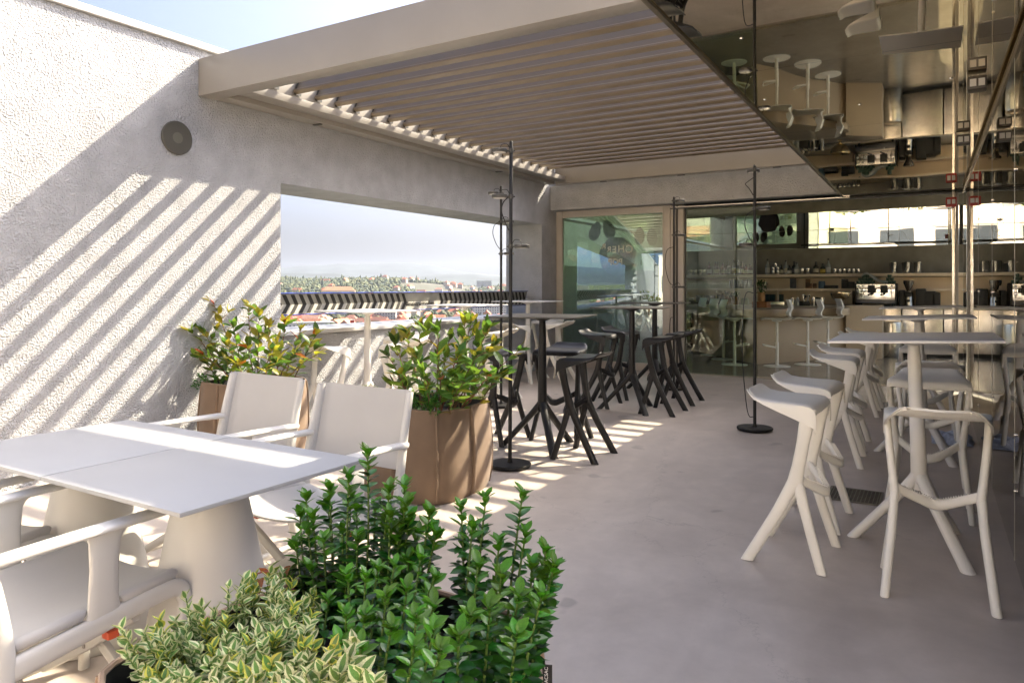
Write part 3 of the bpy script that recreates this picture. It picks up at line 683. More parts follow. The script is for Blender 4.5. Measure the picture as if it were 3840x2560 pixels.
m = MB()
def clf(u, v):
    x, y = (u-.5)*.30, (v-.5)*.52
    h = .02 + .075*abs(mn.noise(Vector((x*9, y*8, 1.3)))) + .05*max(0, .5-abs(u-.6))*max(0,.9-abs(v-.5)*2)
    return (x + .03*mn.noise(Vector((x*7,y*7,5))), y + .03*mn.noise(Vector((y*7,x*7,9))), h*(1-abs(u*2-1)**4)*(1-abs(v*2-1)**4)+.006)
m.grid(clf, 26, 36); c_ = m.build('floor_cloth', CLOTH, None, (.06,7.15,fz(7.15)), smooth=True, angle=80)
tag(c_, 'crumpled pale blue cloth lying on the floor against the glass wall', 'cloth')
# ================================================================== PLANTERS and PLANTS
CAMX = Vector((0,0,1.35)); FWD = Vector((-math.sin(YAW), math.cos(YAW), 0)); RGT = Vector((math.cos(YAW), math.sin(YAW), 0))
def at(u, v, y):                                           # a point of the place at distance y, from where it is seen
    k = (u-1920)/2694; x = (FWD.y*y*k - RGT.y*y)/(RGT.x - FWD.x*k)
    dep = FWD.x*x + FWD.y*y
    return Vector((x, y, 1.35 - (v-1078)/2694*dep))

def leafmat(name, c, objvar=.25, rough=.38, tr=.5): return M(name, c, rough=rough, var=.16, vscale=18, transl=tr, objvar=objvar, spec=.5)
LG = [leafmat('photinia_green', (.15,.26,.028)), leafmat('photinia_deep_green', (.085,.18,.028)), leafmat('photinia_yellow_green', (.36,.34,.03)),
      leafmat('photinia_orange', (.42,.11,.02)), leafmat('photinia_bronze', (.22,.085,.025))]
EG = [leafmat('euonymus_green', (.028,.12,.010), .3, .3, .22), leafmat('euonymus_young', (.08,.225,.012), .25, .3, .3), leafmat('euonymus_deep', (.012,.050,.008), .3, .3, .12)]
VGC = leafmat('variegated_centre', (.13,.23,.05), .3, .4, .2); VGE = leafmat('variegated_margin', (.62,.62,.34), .15, .45, .25)
VGY = leafmat('variegated_yellow', (.55,.52,.08), .2, .45, .25)
STEM = M('woody_stem', (.13,.075,.04), rough=.8, var=.2); RSTEM = M('red_stem', (.19,.05,.035), rough=.6, var=.2); GSTEM = M('green_stem', (.10,.17,.03), rough=.6)

def leaf_mesh(name, mats, wmax, fold, curl, twist=0, variegated=False, blunt=False, nst=7):
    m = MB(); st = []
    for i in range(nst):
        t = i/(nst-1)
        w_ = wmax*(math.sin(math.pi*t**(.85 if not blunt else .95))**(.9 if not blunt else .62))
        if i == 0: w_ = wmax*.08
        if i == nst-1: w_ = wmax*.03
        y = t; zc = -curl*t*t + .02*math.sin(7*t)
        tw = twist*t
        cols = (-1,-.48,0,.48,1) if variegated else (-1,-.5,0,.5,1)
        for c in cols:
            x = w_*c*math.cos(tw); z = zc + abs(c)*w_*fold + w_*c*math.sin(tw)
            st.append((x, y - .04*abs(c)*t, z))
    m.v = st
    for i in range(nst-1):
        for j in range(4):
            a = i*5+j; m.f.append((a, a+1, a+6, a+5)); m.mi.append(1 if variegated and j in (0,3) else 0)
    me = m.mesh(name, mats, smooth=True, angle=80); return me
PH = [[leaf_mesh('leaf', mt, wm, .25, cu, tw) for (wm, cu, tw) in ((.22,.12,.1),(.20,.28,-.3),(.24,.02,.25))] for mt in LG]
EU = [[leaf_mesh('leaf', mt, wm, .3, cu, tw, blunt=True, nst=6) for (wm, cu, tw) in ((.27,.10,.0),(.25,.28,.15),(.29,.18,-.15))] for mt in EG]
VG = [[leaf_mesh('leaf', [c, e], wm, .3, cu, 0, True, nst=5) for (wm, cu) in ((.33,.02),(.30,.22))] for c, e in ((VGC, VGE), (VGC, VGY))]

def leaf_matrix(p, d, up, size):
    y = Vector(d).normalized(); z = Vector(up) - y*Vector(up).dot(y)
    if z.length < 1e-3: z = Vector((1,0,0)) - y*y.x
    z.normalize(); x = y.cross(z)
    Mx = Matrix((x, y, z)).transposed().to_4x4(); Mx.translation = Vector(p)
    return Mx @ Matrix.Scale(size, 4)
def rv(s=1): return Vector((random.uniform(-s,s), random.uniform(-s,s), random.uniform(-s,s)))
def attach(root, items, limit=300):
    """items: (mesh, world matrix). The nearest become leaf parts, the rest one joined mass."""
    base = Vector(root.location); T = Matrix.Translation(-base)
    items.sort(key=lambda it: (it[1].translation - CAMX).length - .35*it[1].translation.z)
    for me, mx in items[:limit]:
        o = bpy.data.objects.new('leaf', me); COL.objects.link(o); o.parent = root; o.matrix_basis = T @ mx
    rest = items[limit:]
    if rest:
        mats = []; V = []; F = []; I = []
        for me, mx in rest:
            W = T @ mx; o0 = len(V); V += [tuple(W @ v.co) for v in me.vertices]
            idx = []
            for mt in me.materials:
                if mt not in mats: mats.append(mt)
                idx.append(mats.index(mt))
            for p in me.polygons: F.append(tuple(i+o0 for i in p.vertices)); I.append(idx[p.material_index])
        me = bpy.data.meshes.new('leaf_mass'); me.from_pydata(V, [], F); me.polygons.foreach_set('material_index', I)
        me.polygons.foreach_set('use_smooth', [True]*len(F))
        for mt in mats: me.materials.append(mt)
        o = link('leaf_mass', me, root); tag(o, kind='stuff')

# --- soft fabric planters
BROWN = M('brown_planter_fabric', (.20,.132,.08), rough=.8, var=.08, vscale=5, bump=.3, bscale=260, bdist=.0018, sheen=.15)
TAN = M('tan_planter_fabric', (.30,.20,.125), rough=.82, var=.06, vscale=5, bump=.4, bscale=420, bdist=.0015, sheen=.15)
SOIL = M('dark_soil', (.022,.016,.011), rough=.95, var=.3, vscale=30, bump=.8, bscale=60, bdist=.02)
LINER = M('black_liner', (.012,.012,.012), rough=.6)
def planter(cx, cy, hx, hy, h, mat, label, seed, tagtext=None, rz=0, e0=3.7):
    t = thing('fabric_planter', label, 'planter', (cx, cy, fz(cy)), rz, group='soft fabric planters')
    rnd = random.Random(seed); n = 72
    def sq(a, e=e0):
        c, s = math.cos(a), math.sin(a); r = (abs(c)**e + abs(s)**e)**(-1/e); return r*c, r*s
    def wall(u, v, off=0):
        a = 2*math.pi*u*(n-1)/n; z = h*v; q = sq(a)
        b = 1.03 + .045*math.sin(math.pi*min(1, v*1.05))**.8 - .02*v + .03*mn.noise(Vector((q[0]*2.1+seed, q[1]*2.1, z*3))) + .008*mn.noise(Vector((q[0]*6+seed, q[1]*6, z*9)))
        if v < .06: b -= .03*(1-v/.06)
        zz = z + (.016*mn.noise(Vector((q[0]*1.7+seed, q[1]*1.7, 3))) if v > .9 else 0)
        return (hx*b*q[0]-off*q[0], hy*b*q[1]-off*q[1], zz)
    m = MB(); m.grid(lambda u, v: wall(u, v), n, 16, wrap=True); m.build('bag_wall', mat, t, smooth=True, angle=75)
    li = MB(); li.grid(lambda u, v: (lambda p: (p[0], p[1], p[2]-.001))(wall(u, 1-.2*v, .012 if v > 0 else 0)), n, 4, wrap=True); li.build('liner', LINER, t, smooth=True, angle=80)
    so_ = MB(); so_.grid(lambda u, v: (lambda p: (p[0]*v, p[1]*v, h*.84+.012*mn.noise(Vector((p[0]*v*14, p[1]*v*14, seed)))))(wall(u, .84, .014)), n, 8, wrap=True)
    so_.build('soil', SOIL, t, smooth=True)
    rim = MB(); pts = [wall(i/(n-1), 1.0) for i in range(n)]
    rim.tube([(p[0]*.994, p[1]*.994, p[2]) for p in pts] + [(pts[0][0]*.994, pts[0][1]*.994, pts[0][2])], .007, n=6, cap=False); rim.build('rim_hem', mat, t, smooth=True)
    for a in (R(-45), R(45), R(135), R(225), R(0), R(180), R(270), R(90)):
        cornr = abs(math.sin(2*a)) > .5
        u = (a % (2*math.pi))/(2*math.pi)*n/(n-1)
        P = [wall(min(u, 1), v, -.004) for v in (.03,.2,.4,.6,.8,.93,.995)]
        r_ = .008 if cornr else .017
        MB().tube(P, [r_*.9,r_,r_,r_,r_*1.05,r_,r_*.5], n=8, sub=3).build('seam_tube', mat, t, smooth=True)
    if tagtext:
        tg = MB().box(0,.027,-.0012,.0012,-.026,.026).build('brand_tag', LINER, t, tagtext[1], (0,0,tagtext[2]))
        link('lettering', text_mesh(tagtext[0], .0115, .0002, WPAINT, .0001), tg, (.0135,-.0018,0), (R(90), R(-90), 0))
    return t
planter(-2.95, 3.83, .335, .345, .575, BROWN, 'brown fabric planter in the middle between the director chair and the lamp', 3)
planter(-4.83, 3.95, .33, .345, .575, BROWN, 'brown fabric planter against the plastered wall behind the left director chair', 11)
planter(-1.14, 1.14, .36, .36, .58, TAN, 'tan fabric planter in the foreground full of green and variegated shrubs', 5, ('BACSAC', (.342,.315,.475), R(25)), e0=6.0)

# --- photinia shrubs
def photinia(name, label, tips, base, lsize, warm, seed, lean=.55):
    random.seed(seed); root = thing(name, label, 'shrub', base, group='photinia shrubs in planters'); b0 = Vector(base); items = []
    for tip in tips:
        tip = Vector(tip); start = b0 + Vector(((tip.x-b0.x)*.35, (tip.y-b0.y)*.35, -.02)) + Vector((random.uniform(-.06,.06), random.uniform(-.06,.06), 0))
        mid = start.lerp(tip, .5) + Vector((random.uniform(-.05,.05), random.uniform(-.05,.05), .05))
        P = []
        for i in range(13):
            t = i/12; P.append((1-t)**2*start + 2*t*(1-t)*mid + t*t*tip + rv(.006))
        Lp = [p - b0 for p in P]
        MB().tube(Lp, [.0062-.0042*i/12 for i in range(13)], n=6).build('stem', RSTEM if random.random() < .5 else STEM, root, smooth=True)
        L = (tip-start).length; nl = max(5, int(L/.043)); ga = random.uniform(0, 6)
        def put(p, d, hgt, top):
            r = random.random(); wv = warm*(.35+.9*hgt)
            if top and r < wv*.9: k = random.choice((2,2,2,2,3 if hgt == 1 and random.random() < .5 else 0))
            elif r < wv*.55: k = 2
            elif r < wv*.565: k = 3
            elif r < .62: k = 0
            else: k = 1
            up = Vector((0,0,1)) + rv(.55)
            items.append((random.choice(PH[k]), leaf_matrix(p, d, up, lsize*random.uniform(.68,1.18)*(.8 if top else 1))))
        for j in range(nl):
            t = .22 + .76*j/nl; p = P[0]*0 + P[min(11,int(t*12))].lerp(P[min(12,int(t*12)+1)], t*12 % 1)
            ga += 2.4; tan = (P[min(12,int(t*12)+1)]-P[max(0,int(t*12)-1)]).normalized()
            out = Vector((math.cos(ga), math.sin(ga), random.uniform(-.1,.5))); d = (out + tan*random.uniform(.3,.9)).normalized()
            put(p, d, t, False)
            if j % 4 == 2 and random.random() < .5:                       # a twig with its own few leaves
                q = p + d*random.uniform(.06,.13)
                MB().tube([p-b0, p.lerp(q,.5)-b0+rv(.004), q-b0], [.0026,.002,.0013], n=5).build('twig', RSTEM, root, smooth=True)
                for k in range(4):
                    dd = (d + rv(.8) + Vector((0,0,.4))).normalized(); put(q + rv(.008), dd, t, k == 0)
        tan = (P[-1]-P[-3]).normalized()
        for k in range(6):
            a = k*2.4+ga; dd = (tan*1.1 + Vector((math.cos(a), math.sin(a), .1))*random.uniform(.5,.95)).normalized()
            put(P[-1] - tan*.006*k, dd, 1.0, True)
    attach(root, items); return root
tips1 = [at(u,v,y) for u,v,y in ((1475,1275,3.75),(1520,1255,3.95),(1575,1215,3.85),(1640,1235,3.6),(1690,1260,3.9),(1745,1200,3.85),(1770,1195,4.05),(1835,1225,3.75),(1850,1290,4.0),(1450,1330,3.7),
         (1490,1400,3.5),(1560,1330,3.45),(1640,1340,3.35),(1720,1330,3.45),(1790,1330,3.5),(1830,1410,3.6),(1945,1315,3.95),(1880,1400,3.9),(1600,1420,3.35),(1740,1430,3.35),(1450,1480,3.6))]
photinia('photinia_shrub', 'leafy photinia with a few orange leaves in the middle brown planter', tips1, (-2.93,3.85,.50), .112, .30, 21)
tips2 = [at(u,v,y) for u,v,y in ((800,1135,3.95),(690,1205,3.75),(735,1180,3.9),(930,1140,4.1),(975,1175,4.0),(1010,1215,4.15),(1070,1205,4.0),(1130,1230,4.15),(1190,1245,4.1),(870,1215,3.8),(690,1300,3.7),
         (760,1330,3.6),(850,1290,3.65),(930,1300,3.7),(1020,1310,3.75),(1110,1320,3.85),(1190,1330,4.0),(900,1370,3.55),(1000,1380,3.6),(760,1240,3.8))]
photinia('photinia_shrub', 'tall yellowish photinia in the planter against the plastered wall', tips2, (-4.78,3.98,.50), .118, .62, 22)
# wilted sprig leaning out of the foreground planter
random.seed(5)
spb = at(1110,2230,1.32); root = thing('photinia_sprig', 'wilting photinia sprig with brown leaves at the left of the foreground planter', 'sprig', spb)
pp = [Vector((0,0,0)), at(1075,2175,1.33)-spb, at(1010,2140,1.36)-spb, at(965,2150,1.36)-spb]
MB().tube(pp, [.004,.0035,.003,.002], n=6, sub=4).build('stem', RSTEM, root, smooth=True)
for (u0,v0,u1,v1,y,k,sz) in ((967,2152,870,2248,1.36,1,1.0),(990,2165,925,2262,1.34,4,1.0),(1010,2150,965,2125,1.37,3,.9),(1030,2155,1035,2225,1.33,4,1.0),(1060,2170,1080,2120,1.36,4,1.0),(1090,2180,1105,2110,1.38,1,1.0)):
    a, b = at(u0,v0,y), at(u1,v1,y-.02); o = bpy.data.objects.new('leaf', PH[k][0]); COL.objects.link(o); o.parent = root
    o.matrix_basis = Matrix.Translation(-spb) @ leaf_matrix(a, b-a, Vector((.3,-.7,.6)), (b-a).length*sz)

# --- upright euonymus shoots in the foreground planter
def euonymus(label, tips, foot, seed, lsize=.045, dark=.45, extra=1.0):
    random.seed(seed); tips = list(tips) + [Vector(p) + Vector((random.uniform(-.035,.03), random.uniform(-.04,.03), -random.uniform(.03,.10))) for p in tips[:int(len(tips)*extra)]]; root = thing('euonymus_shrub', label, 'shrub', foot, group='green shrubs in the foreground planter'); f0 = Vector(foot); items = []
    for tip in tips:
        tip = Vector(tip); base = Vector((f0.x + (tip.x-f0.x)*.72, f0.y + (tip.y-f0.y)*.72, .46)); L = (tip-base).length
        bow = rv(.012); n = max(6, int(L/.0155))
        MB().tube([base-f0, base.lerp(tip,.5)-f0+bow, tip-f0], [.0035,.003,.002], n=5, sub=3).build('stem', GSTEM, root, smooth=True)
        a0 = random.uniform(0, 3.1); ax = (tip-base).normalized()
        for j in range(n):
            t = (j+.5)/n; p = base.lerp(tip, t) + bow*(4*t*(1-t))
            for k in range(2):
                a = a0 + j*math.pi/2 + k*math.pi + random.uniform(-.25,.25)
                rise = .28 + .9*max(0, (t-.72)/.28)
                d = (Vector((math.cos(a), math.sin(a), 0)) + ax*(rise+random.uniform(-.2,.25))).normalized()
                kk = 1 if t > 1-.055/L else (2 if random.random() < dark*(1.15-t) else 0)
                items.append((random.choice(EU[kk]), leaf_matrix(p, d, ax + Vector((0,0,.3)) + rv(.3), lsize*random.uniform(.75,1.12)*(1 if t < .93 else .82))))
        for k in range(5):
            a = a0 + k*1.3; d = (ax*1.15 + Vector((math.cos(a), math.sin(a), 0))*.8).normalized()
            items.append((random.choice(EU[1]), leaf_matrix(tip - ax*.004*k, d, Vector((math.cos(a),math.sin(a),-.3))*-1+rv(.2), lsize*random.uniform(.6,.9))))
    attach(root, items); return root
def Z(x, y): return 500+.7228*x, 1650+.7228*y
def tipl(L): return [at(*Z(x, y), d) for x, y, d in L]
euonymus('dark green upright shrub with one tall shoot at the back of the foreground planter',
    tipl([(1215,60,1.40),(895,290,1.44),(1015,240,1.46),(1130,275,1.44),(1330,240,1.42),(1410,235,1.40),(1540,365,1.36),(840,525,1.36),(985,510,1.34),(1085,465,1.36),(1165,495,1.33),(1430,400,1.38),(1255,330,1.45),(1330,380,1.34),(930,380,1.4),(1480,470,1.42)]),
    (-1.30,1.36,.49), 31)
euonymus('bright green bushy shrub in the centre of the foreground planter',
    tipl([(1110,690,1.16),(1205,695,1.15),(1355,640,1.20),(1490,605,1.24),(1565,700,1.18),(1310,800,1.06),(1560,850,1.06),(1100,895,1.02),(1205,900,1.03),(1470,900,1.0),(1270,655,1.24),(1420,760,1.12),(1340,960,.96),(1560,980,.96),(1180,1060,.90),(1070,1040,.92),(1460,1060,.90),(1600,1080,.9)]),
    (-1.10,1.08,.49), 32, .037, .55, .35)
euonymus('dark green upright shrub at the right corner of the foreground planter',
    tipl([(1700,335,1.40),(1830,290,1.43),(2020,275,1.40),(1760,440,1.34),(1900,520,1.34),(2140,560,1.30),(1910,690,1.18),(2070,640,1.27),(2185,640,1.28),(1790,640,1.24),(2000,800,1.16),(2120,800,1.18),(1850,860,1.10),(1990,1000,1.05),(1690,1000,1.0),(1750,900,1.06)]),
    (-.93,1.28,.49), 33, .041, .5, .5)
# --- variegated low shrubs
def variegated(label, tips, foot, seed, lsize=.034, pair=6, group='variegated shrubs'):
    random.seed(seed); root = thing('variegated_shrub', label, 'shrub', foot, group=group); f0 = Vector(foot); items = []; st = MB()
    for tip in tips:
        tip = Vector(tip); base = Vector((f0.x+(tip.x-f0.x)*.6, f0.y+(tip.y-f0.y)*.6, f0.z)); ax = (tip-base).normalized()
        MB().tube([base-f0, tip-f0], [.0022,.0014], n=4).build('stem', GSTEM, root)
        a0 = random.uniform(0,3); q = 1 if random.random() < .2 else 0
        for j in range(pair):
            p = tip - ax*(.013*j)
            for k in range(2):
                a = a0 + j*math.pi/2 + k*math.pi + random.uniform(-.3,.3); rise = 1.5 - .26*j
                d = (Vector((math.cos(a), math.sin(a), 0)) + ax*rise).normalized()
                items.append((random.choice(VG[q]), leaf_matrix(p, d, ax+rv(.35), lsize*random.uniform(.75,1.15)*(.75+.06*min(j,4)))))
    attach(root, items); return root
random.seed(77); vt = []
top = [(40,1130),(130,930),(250,880),(340,865),(450,885),(560,960),(640,930),(700,760),(740,700),(800,790),(880,800),(930,870),(960,1000)]
while len(vt) < 120:
    x = random.uniform(50, 930); yb = next(a[1]+(b[1]-a[1])*(x-a[0])/(b[0]-a[0]) for a, b in zip(top[:-1], top[1:]) if a[0] <= x <= b[0])
    y = yb + random.random()**1.1*(1290-yb)
    vt.append(at(*Z(x, y+24), 1.16 - .34*(y-700)/560 + random.uniform(-.03,.03)))
vt += [Vector((-1.445+random.uniform(-.03,.05), .84+.42*i/26, .61+random.uniform(-.02,.05))) for i in range(26)] + [Vector((-1.30+random.uniform(-.06,.08), 1.12+random.uniform(-.05,.1), .60+random.uniform(0,.05))) for i in range(12)]
variegated('cream and green variegated shrub at the left front of the foreground planter', vt, (-1.30,.99,.48), 41, .035)
variegated('small variegated sprigs at the bottom edge of the foreground planter', [at(*Z(x, y), d) for x, y, d in ((1030,1090,.82),(1120,1140,.80),(980,1170,.80),(1180,1210,.78),(900,1220,.80),(820,1240,.80),(1070,1210,.78),(1250,1250,.77),(1140,1060,.83))], (-.98,.86,.48), 42, .038)
variegated('small pale shrub at the left rim of the middle planter', [at(1385+random.uniform(-28,28), 1455+random.uniform(-10,30), 3.62+random.uniform(-.05,.05)) for _ in range(16)], (-3.2,3.62,.5), 43, .028, 4)
random.seed(9)
def lowherb(label, spots, foot, seed):
    random.seed(seed); root = thing('creeping_herb', label, 'plant', foot); f0 = Vector(foot); items = []
    for p in spots:
        ax = (Vector(p)-f0 + Vector((0,0,.02))).normalized()
        for j in range(9):
            q = Vector(p) - ax*.008*j
            for k in range(2): items.append((random.choice(EU[random.choice((0,0,1))]), leaf_matrix(q, (rv(1)+ax*.4).normalized(), rv(1)+Vector((0,0,1)), random.uniform(.012,.018))))
        MB().tube([Vector((0,0,-.01)), Vector(p)-f0], [.0015,.001], n=4).build('stem', GSTEM, root)
    attach(root, items, 40)
lowherb('small leaved green herb at the front rim of the middle planter', [at(1590+random.uniform(-65,60), 1500+random.uniform(-30,40), 3.52+random.uniform(-.04,.05)) for _ in range(34)], (-2.75,3.58,.52), 51)
lowherb('small leaved green herb at the left rim of the wall planter', [at(790+random.uniform(-75,60), 1425+random.uniform(-30,30), 3.68+random.uniform(-.04,.05)) for _ in range(34)], (-5.0,3.72,.52), 52)
# ================================================================== INSIDE THE BAR
def bxx(u, y=15.62): return at(u, 1000, y).x
CREAM = M('cream_laminate', (.78,.64,.46), rough=.5, var=.03); BEIGE = M('beige_counter', (.46,.37,.265), rough=.42, var=.03, vscale=2)
PALE = M('pale_counter_top', (.58,.53,.44), rough=.3, var=.04); BLK = M('matt_black', (.012,.011,.010), rough=.55)
ZB = .098
# back shelving with each board
sh = thing('bar_shelving', 'long pale double shelf on the bar back wall carrying bottles and cups', 'shelf', (-2.6, 15.7, ZB))
def shb(n, x0, x1, y0, y1, z0, z1, mat): return MB().box(x0+2.6, x1+2.6, y0-15.7, y1-15.7, z0-ZB, z1-ZB).build(n, mat, sh, bev=.003)
xl, xr = -5.25, .5
for z, t in ((1.622,.058),(1.333,.05)):
    for a, b in ((xl,-2.93),(-2.927,-1.55),(-1.547,xr)): shb('shelf_board', a, b, 15.42, 15.9, z-t, z, CREAM)
shb('back_panel', xl, xr, 15.885, 15.9, 1.01, 1.55, CREAM)
for x in (-4.2,-2.93,-1.55,-.1): shb('upright', x-.012, x+.012, 15.5, 15.883, 1.011, 1.28, CREAM)
bc = thing('back_counter', 'steel fronted back counter under the bar shelves', 'counter', (-2.6, 15.4, ZB))
MB().box(-2.7,3.2,-.35,.48,.86,.90).build('worktop', PALE, bc, bev=.004)
for i in range(9): MB().box(-2.68+.66*i,-2.04+.66*i,-.31,.45,.08,.855).build('cabinet_front', STEEL, bc, bev=.004)
MB().box(-2.66,3.28,-.27,.44,.002,.078).build('plinth', BLK, bc)
# island bar
isl = thing('island_bar', 'beige angular island bar with thick rounded top in the middle of the bar', 'counter', (-2.6, 13.6, ZB))
def loc(P): return [(x+2.6, y-13.6) for x, y in P]
MB().prism(loc([(-4.38,14.38),(-3.95,13.6),(-2.61,12.10),(-1.84,13.40),(-1.48,14.0),(-1.48,14.6),(-4.38,14.6)]), .0, .77).build('body', BEIGE, isl, bev=.01)
def rounded(P, i, r=.16, n=8):
    P = [Vector(p) for p in P]; a, b, c = P[i-1], P[i], P[(i+1)%len(P)]; d1 = (a-b).normalized()*r; d2 = (c-b).normalized()*r
    arc = [(1-t)**2*(b+d1)+2*t*(1-t)*b+t*t*(b+d2) for t in [k/n for k in range(n+1)]]
    return [tuple(p) for p in P[:i]] + [tuple(p) for p in arc] + [tuple(p) for p in P[i+1:]]
MB().prism(loc(rounded([(-4.62,13.95),(-2.69,11.72),(-1.42,13.6),(-1.42,14.62),(-4.62,14.62)], 1, .22)), .772, .90).build('counter_top', BEIGE, isl, bev=.012)
MB().prism(loc([(-1.478,13.85),(-.93,14.15),(-.93,14.62),(-1.478,14.62)]), .0, .935).build('end_panel', BEIGE, isl, bev=.006)
MB().box(-2.1,1.15,.55,.98,.902,.915).build('work_surface', PALE, isl)
# bar chairs
BWH = M('bar_chair_white', (.85,.85,.82), rough=.4)
def bar_chair():
    t = thing('bar_chair', 'x', 'stool')
    MB().lathe([(.205,0),(.205,.006),(.03,.012),(.022,.03)], 36).build('base', BWH, t, smooth=True)
    MB().lathe([(.026,.012),(.026,.38),(.02,.39),(.02,.70),(.075,.715),(.08,.735)], 20).build('column', BWH, t, smooth=True)
    m = MB(); m.tube([(.02,-.03,.30),(.19,-.11,.335),(.21,0,.34),(.19,.11,.335),(.02,.03,.30)], .012, .008, side=(0,0,1), n=8, sub=3); m.build('footrest', BWH, t, smooth=True)
    pr = [(.24,.735),(.19,.752),(.10,.748),(0,.742),(-.12,.738),(-.185,.748),(-.2,.79),(-.205,.86),(-.24,.93),(-.215,1.01),(-.195,1.06)]
    def sh_(u, v):
        k = v*(len(pr)-1); i = min(int(k), len(pr)-2); f = k-i; x = pr[i][0]*(1-f)+pr[i+1][0]*f; z = pr[i][1]*(1-f)+pr[i+1][1]*f
        a = u*2-1; w_ = .20*(1-.14*max(0, v-.55)/.45); lift = .022*a*a
        return (x + (.05*a*a if v > .6 else 0), a*w_, z + (lift if v < .55 else 0))
    m = MB(); m.grid(sh_, 13, 31); m.build('seat_shell', BWH, t, smooth=True, solid=.009, angle=70)
    return t
bch, bcu = bar_chair(), []
for i, (x, y, a) in enumerate(((-3.70,13.38,35),(-3.30,12.66,38),(-2.92,11.88,28),(-2.28,11.98,196),(-1.90,12.50,200),(-1.68,13.15,200))):
    place(bch, bcu, (x, y, ZB), R(a), 'white swivel bar chair at the island bar, %s from the left' % ('first','second','third','fourth','fifth','sixth')[i], 'swivel chairs at the island bar')

# ---- things on the shelves and counters
def gmat(name, c, rough=.08): return M(name, c, rough=rough, var=.05, coat=.6)
AMB = gmat('amber_bottle', (.10,.028,.008)); DGR = gmat('dark_green_bottle', (.008,.02,.008)); DRK = gmat('black_bottle', (.007,.006,.006)); CLR = gmat('clear_bottle', (.28,.30,.27)); RDB = gmat('red_bottle', (.09,.012,.01))
LBC = M('cream_label', (.55,.48,.34), rough=.7); LBY = M('yellow_label', (.55,.40,.08), rough=.7); LBW = M('white_label', (.58,.56,.5), rough=.7); CAP = M('bottle_cap', (.03,.02,.015), rough=.4)
ORD = ['first','second','third','fourth','fifth','sixth','seventh','eighth','ninth','tenth','eleventh','twelfth','thirteenth','fourteenth','fifteenth','sixteenth','seventeenth','eighteenth','nineteenth','twentieth','twenty-first']
def bottle(x, h, r, mat, lab, cname, i, sq=False, y=15.60, z=1.6225, neck=.35, n=18):
    t = thing('bottle', '%s bottle on the top bar shelf, %s bottle from the left' % (cname, ORD[i]), 'bottle', (x, y, z), random.uniform(-.3,.3), group='bottles on the top shelf')
    b = 1-neck; MB().lathe([(r*.92,0),(r,.01),(r,h*b*.86),(r*.85,h*b*.95),(r*.38,h*b*1.12),(r*.33,h*.9)], 4 if sq else n).build('glass_body', mat, t, rot=(0,0,R(45)), smooth=not sq)
    MB().lathe([(r*.4,h*.88),(r*.42,h*.985),(r*.36,h)], 12).build('cap', CAP, t, smooth=True)
    MB().lathe([(r*1.012,h*.12),(r*1.012,h*b*.66)], 4 if sq else n).build('paper_label', lab, t, rot=(0,0,R(45)), smooth=not sq)
def U1(x): return 2560+.2126*x
def U2(x): return 3000+.2636*x
blist = [(U1(475),.285,.052,AMB,LBW,'square amber',True),(U1(585),.285,.042,AMB,LBC,'brown',False),(U1(622),.28,.04,AMB,LBC,'amber',False),(U1(712),.26,.042,RDB,LBC,'red brown',False),(U1(765),.23,.03,AMB,LBW,'thin amber',False),
    (U1(812),.30,.04,DGR,LBW,'dark green',False),(U1(908),.315,.046,DGR,LBY,'green yellow-labelled',False),(U1(980),.30,.042,DRK,LBC,'black cream-labelled',False),(U1(1055),.28,.046,AMB,LBC,'amber long-necked',False),(U1(1120),.21,.045,AMB,LBC,'short round amber',False),(U1(1193),.22,.052,AMB,LBW,'squat amber',False),
    (U1(1500),.325,.045,CLR,LBW,'tall clear',False),(U1(1745),.20,.038,DRK,LBC,'small dark',False),(U1(1825),.29,.048,CLR,LBC,'clear cream-labelled',False),(U1(1885),.19,.05,DRK,LBW,'small black white-labelled',False),(U1(1970),.265,.045,DRK,CAP,'plain black',False),(U1(2015),.24,.058,CLR,LBW,'round clear',False),
    (U2(228),.25,.052,DRK,LBC,'black long-necked',False),(U2(325),.215,.05,DGR,LBY,'squat dark green',False),(U2(405),.31,.044,CLR,LBW,'clear stoppered',False)]
for i, (u, h, r, mt, lb, cn, sq) in enumerate(blist): bottle(bxx(u), h, r, mt, lb, cn, i, sq)
def simple(name, label, cat, mb, mat, loc_, group=None, **k):
    o = mb.build(name, mat, None, loc_, **k); tag(o, label, cat, group); return o
def cup(x, y, z, r, h, label, handle=False, mat=STEEL, group='metal cups on the top shelf'):
    t = thing('metal_cup', label, 'cup', (x, y, z), 0, group)
    MB().lathe([(r*.93,0),(r,.004),(r,h),(r*.94,h),(r*.9,h*.9),(r*.88,.01),(0,.008)], 20).build('cup_body', mat, t, smooth=True)
    MB().lathe([(r*1.03,h*.93),(r*1.03,h*.97)], 20).build('rim_band', mat, t, smooth=True)
    if handle: MB().tube([(-r*.95,0,h*.85),(-r*1.75,0,h*.75),(-r*1.8,0,h*.3),(-r*.95,0,h*.15)], .005, n=6, sub=4).build('handle', mat, t, smooth=True)
for i, x in enumerate((160,240,325,390)): cup(bxx(U1(x)), 15.58, 1.6225, .043, .115, 'steel mug on the top shelf, %s of four left of the bottles' % ORD[i], True)
for i, (x, z) in enumerate(((48,0),(48,.075),(1605,0),(1685,0),(1605,.075),(1685,.075),(1650,.15))):
    cup(bxx(U1(x)), 15.58, 1.6225+z, .036, .074, ('steel beaker at the left end of the top shelf, %s of two stacked' % ('lower','upper')[i]) if i < 2 else 'steel beaker of the small pyramid on the top shelf, %s' % ('lower left','lower right','middle left','middle right','topmost')[i-2])
for i, x in enumerate((2115,2215)): cup(bxx(U1(x)), 15.58, 1.6225, .042, .12, 'steel tin with lid on the top shelf, %s of the pair' % ('left','right')[i])
